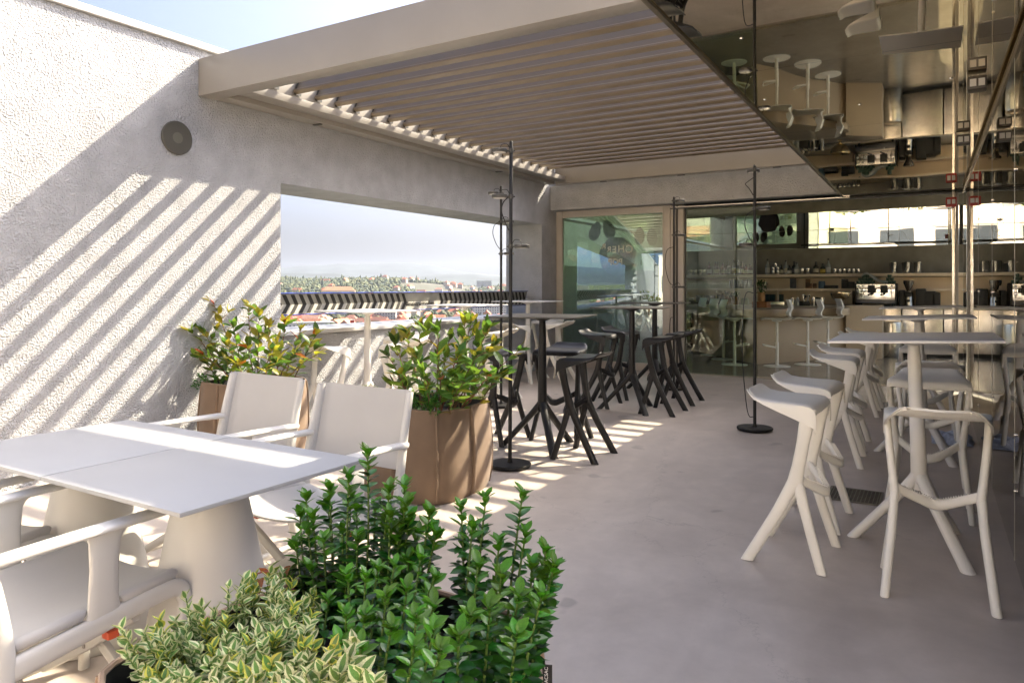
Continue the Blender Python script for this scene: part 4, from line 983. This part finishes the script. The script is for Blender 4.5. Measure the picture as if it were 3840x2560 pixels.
for i in range(6): cup(bxx(U2(505+66*i)), 15.56, 1.6225, .036, .095, 'small steel beaker in the row over the coffee machine, %s from the left' % ORD[i])
for i, x in enumerate((1335,1520,1675)): 
    t = thing('ice_bucket', 'steel ice bucket on the top shelf, %s of three' % ('left','middle','right')[i], 'bucket', (bxx(U2(x)), 15.56, 1.6225), 0, 'ice buckets')
    r = .083 if i == 1 else .07
    MB().lathe([(r*.82,0),(r*.86,.01),(r,.205),(r*1.05,.21),(r*.98,.212),(r*.8,.02),(0,.015)], 28).build('bucket_body', STEEL, t, smooth=True)
    for s in (-1,1): MB().lathe([(.0,0),(.014,.004),(.014,.016)], 10).build('knob', STEEL, t, (s*(r*1.0), 0, .175), (0,R(90)*s,0), smooth=True)
GLS = M('drinking_glass', (.42,.42,.32), rough=.05, var=.05, coat=1, spec=.8)
for row, (z, n, x0, x1, yy) in enumerate(((1.3335,34,U1(25),U1(830),15.55),(1.3335,30,U1(25),U1(830),15.66))):
    for i in range(n):
        u = x0+(x1-x0)*i/(n-1)
        simple('stemmed_glass', 'upturned glass in the long %s row on the middle bar shelf' % ('front','rear')[row], 'glass', MB().lathe([(.028,0),(.034,.05),(.026,.10),(.006,.11),(.005,.15),(.03,.155),(.03,.158)], 10), GLS, (bxx(u), yy, z), 'glasses in the %s row of the middle shelf' % ('front','rear')[row], smooth=True)
GLB = M('tumbler_glass', (.20,.20,.23), rough=.08, coat=1)
for k, (z, n, x0, x1) in enumerate(((1.3335,9,U1(860),U1(1220)),(1.0,8,U1(275),U1(590)))):
    for i in range(n):
        simple('tumbler', ('stacked tumbler on the middle bar shelf' if k == 0 else 'stacked tumbler below the shelf on the back counter'), 'glass', MB().lathe([(.030,0),(.034,.09),(.032,.092),(.031,.095),(.035,.185),(.032,.186)], 10), GLB, (bxx(x0+(x1-x0)*i/(n-1)), 15.55, z), 'tumblers %d' % k, smooth=True)
for i in range(7):
    simple('water_glass', 'plain glass standing at the left end of the back counter', 'glass', MB().lathe([(.027,0),(.033,.12),(.030,.121),(.025,.01)], 10), GLS, (bxx(U1(35+32*i)), 15.35, 1.0), 'glasses at the left end of the back counter', smooth=True)
# boxes, bags, cups on the middle shelf
def bxs(name, label, cat, u, w_, d_, h, mat, z=1.3335, y=15.6, bev=.004): return simple(name, label, cat, MB().box(-w_/2,w_/2,-d_/2,d_/2,0,h), mat, (bxx(u), y, z), bev=bev)
PRT = M('dark_print', (.05,.055,.065), rough=.5, var=.4, vscale=12); KRAFT = M('coffee_bag_paper', (.24,.14,.07), rough=.8, var=.35, vscale=14); BLUEC = M('blue_grey_plastic', (.10,.17,.23), rough=.5)
bxs('printed_box', 'dark printed box standing alone on the middle bar shelf', 'box', U1(1950), .115, .06, .205, PRT)
bxs('coffee_bag', 'tall brown coffee bag on the middle shelf', 'bag', U2(115), .085, .07, .19, KRAFT); bxs('coffee_bag', 'low brown coffee bag next to the tall one', 'bag', U2(150), .08, .06, .10, KRAFT, y=15.5); bxs('coffee_bag', 'smallest brown coffee bag beside the blue jug', 'bag', U2(212), .065, .06, .10, KRAFT)
simple('blue_jug', 'grey blue jug leaning on the middle bar shelf', 'jug', MB().lathe([(.06,0),(.065,.02),(.062,.13),(.055,.145)], 20), BLUEC, (bxx(U2(312)), 15.6, 1.3335), smooth=True)
bxs('black_tray', 'flat black tray on the middle shelf right of the blue jug', 'tray', U2(445), .24, .2, .06, BLK)
for i in range(5): bxs('black_cup_stack', 'black saucer stack beside the coffee machine, %s layer up' % ORD[i], 'crockery', U2(640), .12, .12, .036, BLK, z=1.3335+.037*i, bev=.01)
bxs('black_box', 'black box behind the coffee machine on the middle shelf', 'box', U2(735), .11, .12, .13, BLK)
cup(bxx(U1(1460)), 15.56, 1.3335, .045, .13, 'polished steel jug on the middle shelf behind the herb pot', True, CHROME, None)
TEAL = M('teal_plate', (.03,.075,.075), rough=.35)
for i, x in enumerate((1480,1580,1730)):
    t = thing('plate_stack', 'stack of dark teal bowls on the back counter, %s of three' % ('left','middle','right')[i], 'crockery', (bxx(U1(x)), 15.6, 1.0), 0, 'bowl stacks')
    for k in range(8): MB().lathe([(.05,0),(.072,.02),(.07,.024)], 18).build('bowl', TEAL, t, (0,0,.026*k), smooth=True)
# counter things on the island and the back counter
def bu_(u, y): return at(u, 1100, y).x
ITOP = ZB+.902
POTK = M('paper_pot_bag', (.36,.20,.09), rough=.9, var=.15, bump=.4, bscale=30, bdist=.01); HERB = leafmat('herb_leaf', (.05,.11,.02), .3)
hl = leaf_mesh('leaf', HERB, .28, .2, .2)
def herb(u, y, z, r, hh, label, seed, n=70):
    random.seed(seed); x = bu_(u, y); t = thing('potted_herb', label, 'plant', (x, y, z), 0, 'potted herbs on the bar')
    m = MB(); m.lathe([(r*.8,0),(r,.02),(r*1.05,.09),(r*.95,.14),(r*1.1,.16)], 14); m.v = [(a+random.uniform(-.006,.006), b+random.uniform(-.006,.006), c) for a, b, c in m.v]; m.build('paper_pot', POTK, t, smooth=True)
    its = [(hl, leaf_matrix(Vector((x, y, z+.14)) + Vector((random.gauss(0,r*.75), random.gauss(0,r*.75), random.random()*hh)), rv(1)+Vector((0,0,.3)), rv(.6)+Vector((0,0,1)), random.uniform(.03,.06))) for _ in range(n)]
    attach(t, its, 25)
herb(U1(795), 14.45, ITOP+.014, .062, .12, 'small herb in a paper pot on the bar, left of the pair', 61); herb(U1(930), 14.40, ITOP+.014, .06, .10, 'small herb in a paper pot on the bar, right of the pair', 62)
WOODC = M('orange_wood', (.36,.14,.045), rough=.6, var=.2, vscale=8)
xc = bu_(U1(1390), 12.95); t = thing('wooden_crate', 'small orange wooden crate on the island bar under the tall herb', 'crate', (xc, 12.95, ITOP), R(-12))
for z in (0,.036,.072):
    for s in (-1,1): MB().box(-.13,.13,s*.085-.006,s*.085+.006,z,z+.03).build('slat', WOODC, t, bev=.002); MB().box(s*.124-.006,s*.124+.006,-.078,.078,z+.001,z+.029).build('slat', WOODC, t, bev=.002)
MB().box(-.117,.117,-.078,.078,.002,.008).build('bottom_board', WOODC, t)
for s in (-1,1):
    for q in (-1,1): MB().box(s*.11-.01,s*.11+.01,q*.072-.006,q*.072+.006,.008,.10).build('corner_post', WOODC, t)
herb(U1(1390), 12.95, ITOP+.105, .062, .22, 'taller herb in a paper pot standing on the wooden crate', 63, 110)
bxs('menu_sheet', 'thin menu sheet lying by the wooden crate', 'menu', 0, .22, .15, .004, LBC, z=ITOP, y=12.75).location.x = bu_(U1(1480), 12.75)
simple('cash_tray', 'black tray of bottles and jars at the left of the island bar', 'tray', MB().box(-.3,.3,-.14,.14,0,.075), BLK, (bu_(U1(400),14.5), 14.5, ITOP+.014), bev=.004)
simple('black_bin', 'black bin standing on the bar left of the herbs', 'bin', MB().lathe([(.06,0),(.07,.20),(.066,.2)], 16), BLK, (bu_(U1(665),14.5), 14.5, ITOP+.014), smooth=True)
for i in range(6): simple('slanted_glass', 'glass in the crate of glasses beside the herbs', 'glass', MB().lathe([(.022,0),(.028,.13),(.025,.131)], 10), GLS, (bu_(U1(1040+24*i),14.3), 14.3, ITOP+.014), 'glasses beside the herbs', rot=(0,R(10-4*i),0), smooth=True)
simple('steel_block', 'low steel tray block on the island bar right of the crate', 'tray', MB().box(-.17,.17,-.12,.12,0,.085), STEEL, (bu_(U1(1650),14.2), 14.2, ITOP), bev=.006)
for i, (x, h, mt) in enumerate(((1895,.13,CLR),(1940,.16,STEEL),(1985,.12,CLR),(2030,.17,CLR))): simple('condiment_jar', 'little jar on the island bar, %s from the steel tray' % ORD[i], 'jar', MB().lathe([(.03,0),(.032,.01),(.032,h*.8),(.02,h*.9),(.02,h)], 14), mt, (bu_(U1(x),14.2), 14.2, ITOP), 'condiment jars', smooth=True)
t = thing('tool_box', 'black box holding bar tools on the island bar', 'box', (bu_(U1(2150),14.25), 14.25, ITOP)); MB().box(-.085,.085,-.06,.06,0,.10).build('box_body', BLK, t, bev=.004)
for i, (dx, a) in enumerate(((-.05,.5),(.0,-.2),(.03,.4),(.05,.15))): MB().lathe([(.012,0),(.012,.14),(.03,.15),(.03,.16)], 12).build('tool', STEEL if i % 2 else BLK, t, (dx,0,.06), (0,a,0), smooth=True)
for i, x in enumerate((195,240,310)): simple('shaker', 'cocktail shaker on the black mat, %s of three' % ORD[i], 'shaker', MB().lathe([(.035,0),(.044,.13),(.044,.16),(.02,.165)], 18), CHROME if i != 1 else BLK, (bu_(U2(x),14.3), 14.3, ITOP+.008), 'cocktail shakers', smooth=True)
simple('bar_mat', 'black bar mat under the cocktail shakers', 'mat', MB().box(-.3,.3,-.12,.12,0,.007), BLK, (bu_(U2(210),14.3), 14.3, ITOP))
t = thing('champagne_bowl', 'wide polished metal bowl on a stem at the right of the island bar', 'bowl', (bu_(U2(566),14.25), 14.25, ITOP+.034)); 
MB().lathe([(.05,0),(.055,.004),(.018,.02),(.018,.055),(.05,.07),(.13,.12),(.165,.19),(.17,.225),(.165,.225),(.155,.19),(.12,.13),(0,.085)], 40).build('bowl_body', GOLDM, t, smooth=True)
MB().lathe([(.172,.221),(.172,.229),(.166,.229)], 40).build('bowl_rim', GOLDM, t, smooth=True)
# coffee machine
xm = bxx(U2(1090), 15.2); cm = thing('coffee_machine', 'two group espresso machine with mirrored front and black group heads', 'coffee machine', (xm, 15.2, 1.0))
MB().box(-.325,.325,-.10,.28,.055,.40).build('body', CHROME, cm, bev=.015, bseg=3)
MB().box(-.345,-.327,-.25,.28,.02,.43).build('side_panel', BLK, cm, bev=.006); MB().box(.327,.345,-.25,.28,.02,.43).build('side_panel', BLK, cm, bev=.006)
MB().box(-.325,.325,-.27,-.101,.33,.42).build('control_panel', STEEL, cm, bev=.012, bseg=3); MB().box(-.325,.325,-.275,-.08,.05,.125).build('drip_tray', M('machine_grey', (.10,.10,.11), rough=.35), cm, bev=.006)
for x in (-.07,.14):
    MB().box(x-.06,x+.06,-.285,-.12,.25,.40).build('group_head', BLK, cm, bev=.02, bseg=3)
    MB().tube([(x,-.24,.235),(x-.02,-.30,.225),(x-.04,-.36,.215)], [.022,.014,.016], n=10).build('portafilter', BLK, cm, smooth=True)
    for k in range(5): MB().box(x-.05+.02*k,x-.038+.02*k,-.2885,-.2855,.385,.395).build('button', WPAINT, cm)
for x, z in ((-.28,.375),(-.21,.375),(.27,.375),(-.295,.29),(-.225,.285),(-.17,.285)): MB().lathe([(.0,0),(.02,.0),(.022,-.014)], 14).build('gauge', WPAINT, cm, (x,-.272,z), (R(90),0,0), smooth=True)
for x in (-.25,.25): MB().tube([(x,-.2,.34),(x+.01,-.26,.25),(x+.02,-.25,.16)], .007, n=8, sub=3).build('steam_wand', CHROME, cm, smooth=True)
for x in (-.28,.28):
    for y in (-.2,.22): MB().lathe([(.02,0),(.02,.05)], 10).build('foot', BLK, cm, (x,y,0), smooth=True)
CUPG = M('dark_green_cup', (.045,.085,.06), rough=.4)
k = 0
for lvl, cnt, x0 in ((0,5,-.30),(1,4,-.27),(2,2,-.21),(0,3,.17),(1,2,.20),(2,1,.225)):
    for i in range(cnt):
        k += 1; side = 'left' if x0 < 0 else 'right'
        simple('coffee_cup', 'dark green cup in the %s pile on the coffee machine, %s layer' % (side, ('bottom','middle','top')[lvl]), 'cup', MB().lathe([(.026,0),(.035,.012),(.037,.055),(.034,.056)], 16), CUPG, (xm+x0+.062*i, 15.08, 1.4205+.057*lvl), 'cups on the coffee machine, %s pile, layer %d' % (side, lvl), smooth=True)
TOW = M('grey_towel', (.33,.33,.29), rough=.95, bump=.4, bscale=150)
m = MB(); m.grid(lambda u, v: (-.24+.44*u, -.13+.22*v, .165*math.exp(-((u-.2)/.35)**2)+.03+.012*math.sin(9*u+3*v)+ (0 if 0 < v < 1 else -.04)), 24, 10); tag(m.build('tea_towel', TOW, None, (xm, 15.12, 1.435), smooth=True), 'grey towel draped over the cups on the coffee machine', 'towel')
xg = bxx(U2(1545), 15.2); gr = thing('coffee_grinder', 'tall coffee grinder with funnel hopper right of the espresso machine', 'grinder', (xg, 15.2, 1.0))
MB().lathe([(.075,0),(.08,.01),(.07,.05),(.068,.24),(.05,.28),(.03,.29)], 20).build('grinder_body', STEEL, gr, smooth=True); MB().box(-.055,.055,-.085,-.06,.18,.27).build('display', BLK, gr, bev=.006)
MB().lathe([(.03,.29),(.05,.33),(.09,.44),(.09,.48)], 20).build('hopper', M('smoked_hopper', (.05,.035,.025), rough=.1, coat=1), gr, smooth=True); MB().box(-.03,.03,-.12,-.05,.09,.13).build('spout', BLK, gr, bev=.006)
for i, (u, w_, h) in enumerate(((1720,.16,.33),(1840,.2,.28),(1935,.14,.26),(1450,.1,.30))): simple('dark_appliance', 'dark appliance on the back counter, %s beside the grinder' % ORD[i], 'appliance', MB().box(-w_/2,w_/2,-.15,.12,0,h), BLK, (bxx(U2(u),15.25), 15.3, 1.0), bev=.02)
simple('steel_cask', 'round steel waste bin below the back counter', 'bin', MB().lathe([(.17,0),(.18,.02),(.18,.60),(.17,.63),(0,.64)], 28), STEEL, (bxx(U2(1300),14.75), 14.75, ZB), smooth=True)
# ================================================================== THE CITY BELOW, WOODS AND HILLS
GZ = -48.0
def az_dir(az): return Vector((-math.sin(az), math.cos(az), 0))     # az measured to the left of +y
def fb(x, y, s, o=4):
    v = 0; a = 1
    for i in range(o): v += a*mn.noise(Vector((x*s, y*s, 7.7*i))); s *= 2; a *= .5
    return v
def ground_z(x, y):
    r = math.hypot(x, y); az = math.atan2(-x, y); e = math.degrees(az)
    z = GZ + 2.5*fb(x, y, 1/420, 3)
    def sm(a, b, t): t = max(0, min(1, (t-a)/(b-a))); return t*t*(3-2*t)
    k = 1 - .35*sm(41, 33, e)                                      # the wooded ridge drops towards the right
    ridge = (74 + 16*fb(x, y, 1/700, 2))*k
    z += ridge*sm(1150, 2250, r)*(1-.55*sm(2500, 4200, r))
    z += sm(3900, 5400, r)*(105 + 55*fb(math.cos(az)*4, math.sin(az)*4, 1.6, 4))*(1-.4*sm(5800, 7000, r))
    z += sm(6800, 8600, r)*(165 + 130*fb(math.cos(az)*5+9, math.sin(az)*5, 1.1, 4))
    return z
GRASS = M('valley_ground', (.085,.08,.05), rough=.95, var=.25, vscale=.01, tint=(.05,.055,.03))
HILLS = M('far_hill_woods', (.035,.05,.045), rough=.95, var=.3, vscale=.004)
rs = [0,45,90,150,230,330,450,580,700,820,950,1080,1200,1330,1470,1620,1780,1950,2130,2330,2560,2850,3250,3800,4400,5000,5600,6200,6700,7200,7700,8200,8700,9200]
def sector_az():
    A = []; a = 0
    while a < 360:
        A.append(R(a)); a += .35 if 26 < a < 54 else 2.5
    return A
AZ = sector_az(); na = len(AZ)
def ring(rs_, name, mat):
    m = MB(); 
    for r in rs_:
        for a in AZ:
            d = az_dir(a)*max(r, .01); z = ground_z(d.x, d.y) if r > 60 else GZ
            m.v.append((d.x, d.y, z))
    for j in range(len(rs_)-1):
        for i in range(na): m.f.append((j*na+i, (j+1)*na+i, (j+1)*na+(i+1)%na, j*na+(i+1)%na)); m.mi.append(0)
    o = m.build(name, mat, smooth=True, angle=180); tag(o, kind='structure')
ring(rs[:25], 'terrain', GRASS); ring(rs[24:], 'hills', HILLS)

WALLC = [M('house_wall_%s' % n, c, rough=.9, var=.08, vscale=.3) for n, c in (('white',(.62,.60,.56)),('cream',(.58,.50,.38)),('pink',(.52,.38,.31)),('grey',(.42,.41,.40)),('ochre',(.50,.38,.20)))]
ROOFC = [M('clay_roof_%s' % n, c, rough=.9, var=.18, vscale=.6, bump=.3, bscale=3, bdist=.1) for n, c in (('red',(.40,.13,.07)),('orange',(.48,.20,.10)),('faded',(.36,.19,.13)),('brown',(.27,.12,.08)))] + [M('flat_roof_grey', (.36,.35,.34), rough=.9)]
WIN = M('far_window', (.05,.06,.07), rough=.2); BRICK = M('red_brick', (.36,.075,.045), rough=.85, var=.15)
def wallm(w_, d_, h): return MB().box(-w_/2,w_/2,-d_/2,d_/2,-6,h)
def roofm(w_, d_, h, rh, hip, ov=.5):
    a, b = w_/2+ov, d_/2+ov; q = min(a-.3, b*.9) if hip else 0
    return MB().add([(-a,-b,h),(a,-b,h),(a,b,h),(-a,b,h),(-a+q,0,h+rh),(a-q,0,h+rh)], [(0,1,5,4),(2,3,4,5),(1,2,5),(3,0,4),(3,2,1,0)])
HM = []
random.seed(101)
for i in range(14):
    w_, d_, h = random.uniform(13,24), random.uniform(9,13), random.uniform(6,11); rh = d_*random.uniform(.34,.5); hip = random.random() < .45
    wc = random.choice(WALLC); rc = random.choice(ROOFC[:4])
    HM.append((w_, d_, h, rh, wallm(w_,d_,h).mesh('wall', wc), roofm(w_,d_,h,rh,hip).mesh('roof', rc), rc.name, wc.name))
wn = MB().box(-.7,.7,-.08,.05,0,1.7).mesh('window', WIN); chm = MB().box(-.45,.45,-.45,.45,0,2.2).mesh('chimney', BRICK)
def zone(x, y):
    u = 1920 + 2694*(RGT.x*x + RGT.y*y)/(FWD.x*x + FWD.y*y)
    return 'far left' if u < 1180 else 'near first window table' if u < 1560 else 'near middle window table' if u < 1760 else 'far right'
RN = {'red':'red', 'orange':'orange', 'faded':'faded red', 'brown':'brown'}
def house(x, y, rz, k, wins, label, name='town_house', cat='house', group='red roofed houses of the town below'):
    w_, d_, h, rh, wm, rm, rn, wn_ = HM[k]
    label = label % (RN[rn.split('_')[2]], wn_.split('_')[2], zone(x, y)) if '%' in label else label
    t = thing(name, label, cat, (x, y, ground_z(x, y)), rz, group)
    link('wall', wm, t); rf = link('roof', rm, t); link('chimney', chm, rf, (w_*.22, d_*.12, h+rh*.55))
    if wins:
        for s in (-1, 1):
            n = max(3, int(w_/4.2))
            for fl in range(int(h//3.2)):
                for i in range(n): link('window', wn, t, (-w_/2+(i+.5)*w_/n, s*(d_/2+.01), .9+3.1*fl), (0,0,0 if s < 0 else math.pi))
    return t
random.seed(202); spots = []
def free(x, y, d): return all((x-a)**2+(y-b)**2 > d*d for a, b in spots)
def scatter(n, a0, a1, r0, r1, gap, wins, lab, group, p=1.0):
    c = 0; tries = 0
    while c < n and tries < 6000:
        tries += 1; az = R(random.uniform(a0, a1)); r = r0 + (r1-r0)*random.random()**p; d = az_dir(az)*r
        if not free(d.x, d.y, gap): continue
        spots.append((d.x, d.y)); c += 1
        house(d.x, d.y, random.choice((0, math.pi/2))+R(20)+random.uniform(-.25,.25), random.randrange(14), wins, lab, group=group)
scatter(30, 30, 50.5, 640, 860, 22, True, '%s roofed %s house just above the sill, %s', 'houses just above the sill')
scatter(85, 30, 50.5, 860, 1240, 20, True, '%s roofed %s house between rail and sill, %s', 'houses between rail and sill')
scatter(42, 31, 40.5, 1350, 2150, 24, False, '%s roofed %s hillside house, %s', 'houses on the slope at the right')
scatter(14, 40.5, 50, 1380, 2000, 60, False, '%s roofed %s house in the woods, %s', 'houses in the woods')
scatter(12, 150, 166, 420, 900, 24, False, 'tiled house mirrored in the fixed window', 'houses mirrored in the window')
# larger blocks
def block(u, r, w_, d_, h, rz, wc, label, roof=None, floors=4):
    k = (u-1920)/2694; az = YAW - math.atan(k); d = az_dir(az)*r; z = ground_z(d.x, d.y)
    t = thing('apartment_block', label, 'building', (d.x, d.y, z), rz); spots.append((d.x, d.y))
    wallm(w_, d_, h).build('wall', wc, t); (roofm(w_, d_, h, d_*.4, True) if roof else MB().box(-w_/2-.4,w_/2+.4,-d_/2-.4,d_/2+.4,h,h+.8)).build('roof', roof or ROOFC[4], t)
    nx = int(w_/3.6)
    for fl in range(floors):
        for i in range(nx):
            for s in (-1, 1): link('window', wn, t, (-w_/2+(i+.5)*w_/nx, s*(d_/2+.02), 1.2+fl*(h-1)/floors), (0,0,0 if s < 0 else math.pi))
    return t
block(1165, 760, 46, 16, 15, R(55), WALLC[0], 'long white apartment block at the left above the sill')
block(1445, 1010, 30, 16, 24, R(35), WALLC[3], 'grey apartment block behind the pole of the first window table', None, 6)
block(1290, 1150, 34, 16, 24, R(35), WALLC[3], 'grey apartment block left of the first window table pole', None, 6)
block(1845, 1130, 60, 15, 20, R(30), WALLC[0], 'long white building with mansard roof near the right end of the opening', ROOFC[2], 5)
block(1270, 1600, 70, 22, 16, R(40), WALLC[1], 'long building with orange roof in the woods above the rail', ROOFC[1], 3)
block(1815, 2250, 46, 20, 17, R(35), WALLC[0], 'wide pale block on the skyline at the right of the view', None, 5)
# roof with two brick chimneys close below the sill
k0 = (1350-1920)/2694; az0 = YAW - math.atan(k0); dd = az_dir(az0)*330
cb = thing('brick_chimney_house', 'near roof with two red brick chimneys just above the sill', 'house', (dd.x, dd.y, ground_z(dd.x, dd.y)), R(40))
wallm(40, 14, 30.5).build('wall', WALLC[1], cb); rf = roofm(40, 14, 30.5, 2.2, False).build('roof', ROOFC[0], cb)
for x in (-4.1, 4.1):
    c_ = MB().box(-.85,.85,-.6,.6,0,3.0).build('chimney', BRICK, rf, (x*.83,0,31.9)); MB().box(-.95,.95,-.7,.7,3.01,3.3).build('chimney_cap', WALLC[0], rf, (x*.83,0,31.9))

# woods: one mass on the ridge; single trees between the houses
LEAF_FAR = [M('far_leaves_%d' % i, c, rough=.9, var=.35, vscale=.25, objvar=.2) for i, c in enumerate(((.085,.105,.04),(.115,.125,.045),(.06,.085,.045)))]
BARK = M('bark', (.10,.075,.05), rough=.9)
def ico():
    b = bmesh.new(); bmesh.ops.create_icosphere(b, subdivisions=2, radius=1); b.verts.ensure_lookup_table()
    v = [tuple(p.co) for p in b.verts]; f = [tuple(x.index for x in q.verts) for q in b.faces]; b.free(); return v, f
IV, IF = ico()
b = bmesh.new(); bmesh.ops.create_icosphere(b, subdivisions=1, radius=1); IV1 = [tuple(p.co) for p in b.verts]; b.verts.index_update(); IF1 = [tuple(x.index for x in q.verts) for q in b.faces]; b.free()
def crown(seed, n=9):
    rnd = random.Random(seed); m = MB()
    for i in range(n):
        c = Vector((rnd.gauss(0,.42), rnd.gauss(0,.42), rnd.gauss(0,.38))); s = rnd.uniform(.35,.6); V = []
        for p in IV:
            q = Vector(p); V.append(c + q*s*(1+.35*mn.noise(q*2.3+Vector((seed,i,0)))+.2*mn.noise(q*6)))
        m.add(V, IF, 0)
    return m
cms = [crown(s).mesh('crown', LEAF_FAR[s % 3]) for s in range(5)]
trm = MB().tube([(0,0,-2),(0,0,.4),(.03,0,1)], [.09,.07,.05], n=7).mesh('trunk', BARK)
random.seed(303)
def far_tree(x, y, s, lab, group):
    t = thing('town_tree', lab, 'tree', (x, y, ground_z(x, y)), random.uniform(0,6), group); c = link('crown', random.choice(cms), t, (0,0,s*1.15)); c.scale = (s, s, s*1.1)
    tk = link('trunk', trm, t); tk.scale = (s, s, s*.8)
n = 0
while n < 75:
    az = R(random.uniform(30.5,50.5)); r = random.uniform(640,1330); d = az_dir(az)*r
    if not free(d.x, d.y, 13): continue
    spots.append((d.x, d.y)); n += 1
    _s = random.uniform(4.5,7.5); far_tree(d.x, d.y, _s, ('large' if _s > 6 else 'small') + ' green tree among the town houses, ' + zone(d.x, d.y), 'trees among the houses')
random.seed(404)
def woods(name, label, count, a0, a1, r0, r1, smin, smax, dens):
    m = MB(); c = 0
    while c < count:
        az = R(random.uniform(a0, a1)); r = r0*(r1/r0)**random.random(); d = az_dir(az)*r
        if fb(d.x, d.y, 1/260, 2) < dens(math.degrees(az), r) or not free(d.x, d.y, 15): continue
        c += 1; s = random.uniform(smin, smax); z = ground_z(d.x, d.y) + s*.55; sz = s*random.uniform(.75,1.15) if random.random() < .96 else s*2.2
        if sz > 2*s: s *= .55
        rot = random.uniform(0,6.3); ca, sa = math.cos(rot), math.sin(rot); sd = random.random()*50; V = []
        for p in IV1:
            k = 1+.35*mn.noise(Vector((p[0]*1.7+sd, p[1]*1.7, p[2]*1.7))); V.append((d.x+(p[0]*ca-p[1]*sa)*s*k, d.y+(p[0]*sa+p[1]*ca)*s*k, z+p[2]*sz*k))
        m.add(V, IF1, random.choice((0,0,1,2)))
    o = m.build(name, LEAF_FAR, None, smooth=False); tag(o, label, 'woods', kind='stuff')
woods('ridge_woods', 'mass of deciduous woods covering the ridge beyond the town', 8500, 29.5, 51, 1240, 3300, 4, 7.5, lambda a, r: (-.45 if a > 40 else -.05))
woods('town_greenery', 'mass of garden trees and bushes filling the gaps of the town', 1500, 29.5, 51, 600, 1300, 2.5, 5, lambda a, r: -.2)
woods('mirrored_woods', 'mass of trees behind the camera mirrored in the bar glazing', 900, 148, 168, 700, 2400, 5, 10, lambda a, r: -.3)

# ---- unseen facade added behind the camera to bounce sunlight; shows in the mirrors
rw = thing('rear_facade', 'unseen white facade with windows added behind the camera to bounce sunlight, mirrored above the bar', 'building', (0,-6.4,0))
FAC = M('bounce_render', (.74,.67,.55), rough=.9, var=.06, bump=.3, bscale=60)
MB().box(-5.3,9,-.5,0,-.4,4.4).build('wall', FAC, rw); MB().box(-5.4,9.1,-.55,.06,4.402,4.5).build('coping', WMETAL, rw, bev=.004)
for i in range(6):
    f = MB().box(-.75,.75,-.02,.05,.9,2.5).build('window', FRAME, rw, (-4.2+2.3*i,0,0)); MB().box(-.68,.68,.051,.056,.97,2.43).build('pane', WIN, f)

# ---- hazy air
HZ = bpy.data.materials.new('hazy_air'); HZ.use_nodes = True; t = HZ.node_tree; t.nodes.clear()
pv = t.nodes.new('ShaderNodeVolumePrincipled'); pv.inputs['Color'].default_value = (.52,.58,.68,1); pv.inputs['Density'].default_value = 8e-5; pv.inputs['Anisotropy'].default_value = .35
ou = t.nodes.new('ShaderNodeOutputMaterial'); t.links.new(pv.outputs[0], ou.inputs['Volume'])
hb = MB().box(-9700,9700,-9700,9700,-70,420).build('haze', HZ); tag(hb, 'thin blue haze over the valley', 'haze', kind='stuff')

# ---- things that still share a label are told apart by their order in the picture
from collections import defaultdict
same = defaultdict(list)
for o in sc.objects:
    if o.parent is None and 'label' in o: same[o['label']].append(o)
def suffix(n): return '%d%s' % (n, 'th' if 10 <= n % 100 <= 20 else {1:'st',2:'nd',3:'rd'}.get(n % 10, 'th'))
for lab, L in same.items():
    if len(L) < 2: continue
    def us(o):
        p = o.location; return (RGT.x*p.x + RGT.y*p.y)/max(.1, FWD.x*p.x + FWD.y*p.y)
    L.sort(key=us)
    for i, o in enumerate(L): o['label'] = '%s, %s' % (lab, 'leftmost' if i == 0 else 'rightmost' if i == len(L)-1 else suffix(i+1) + ' from left')
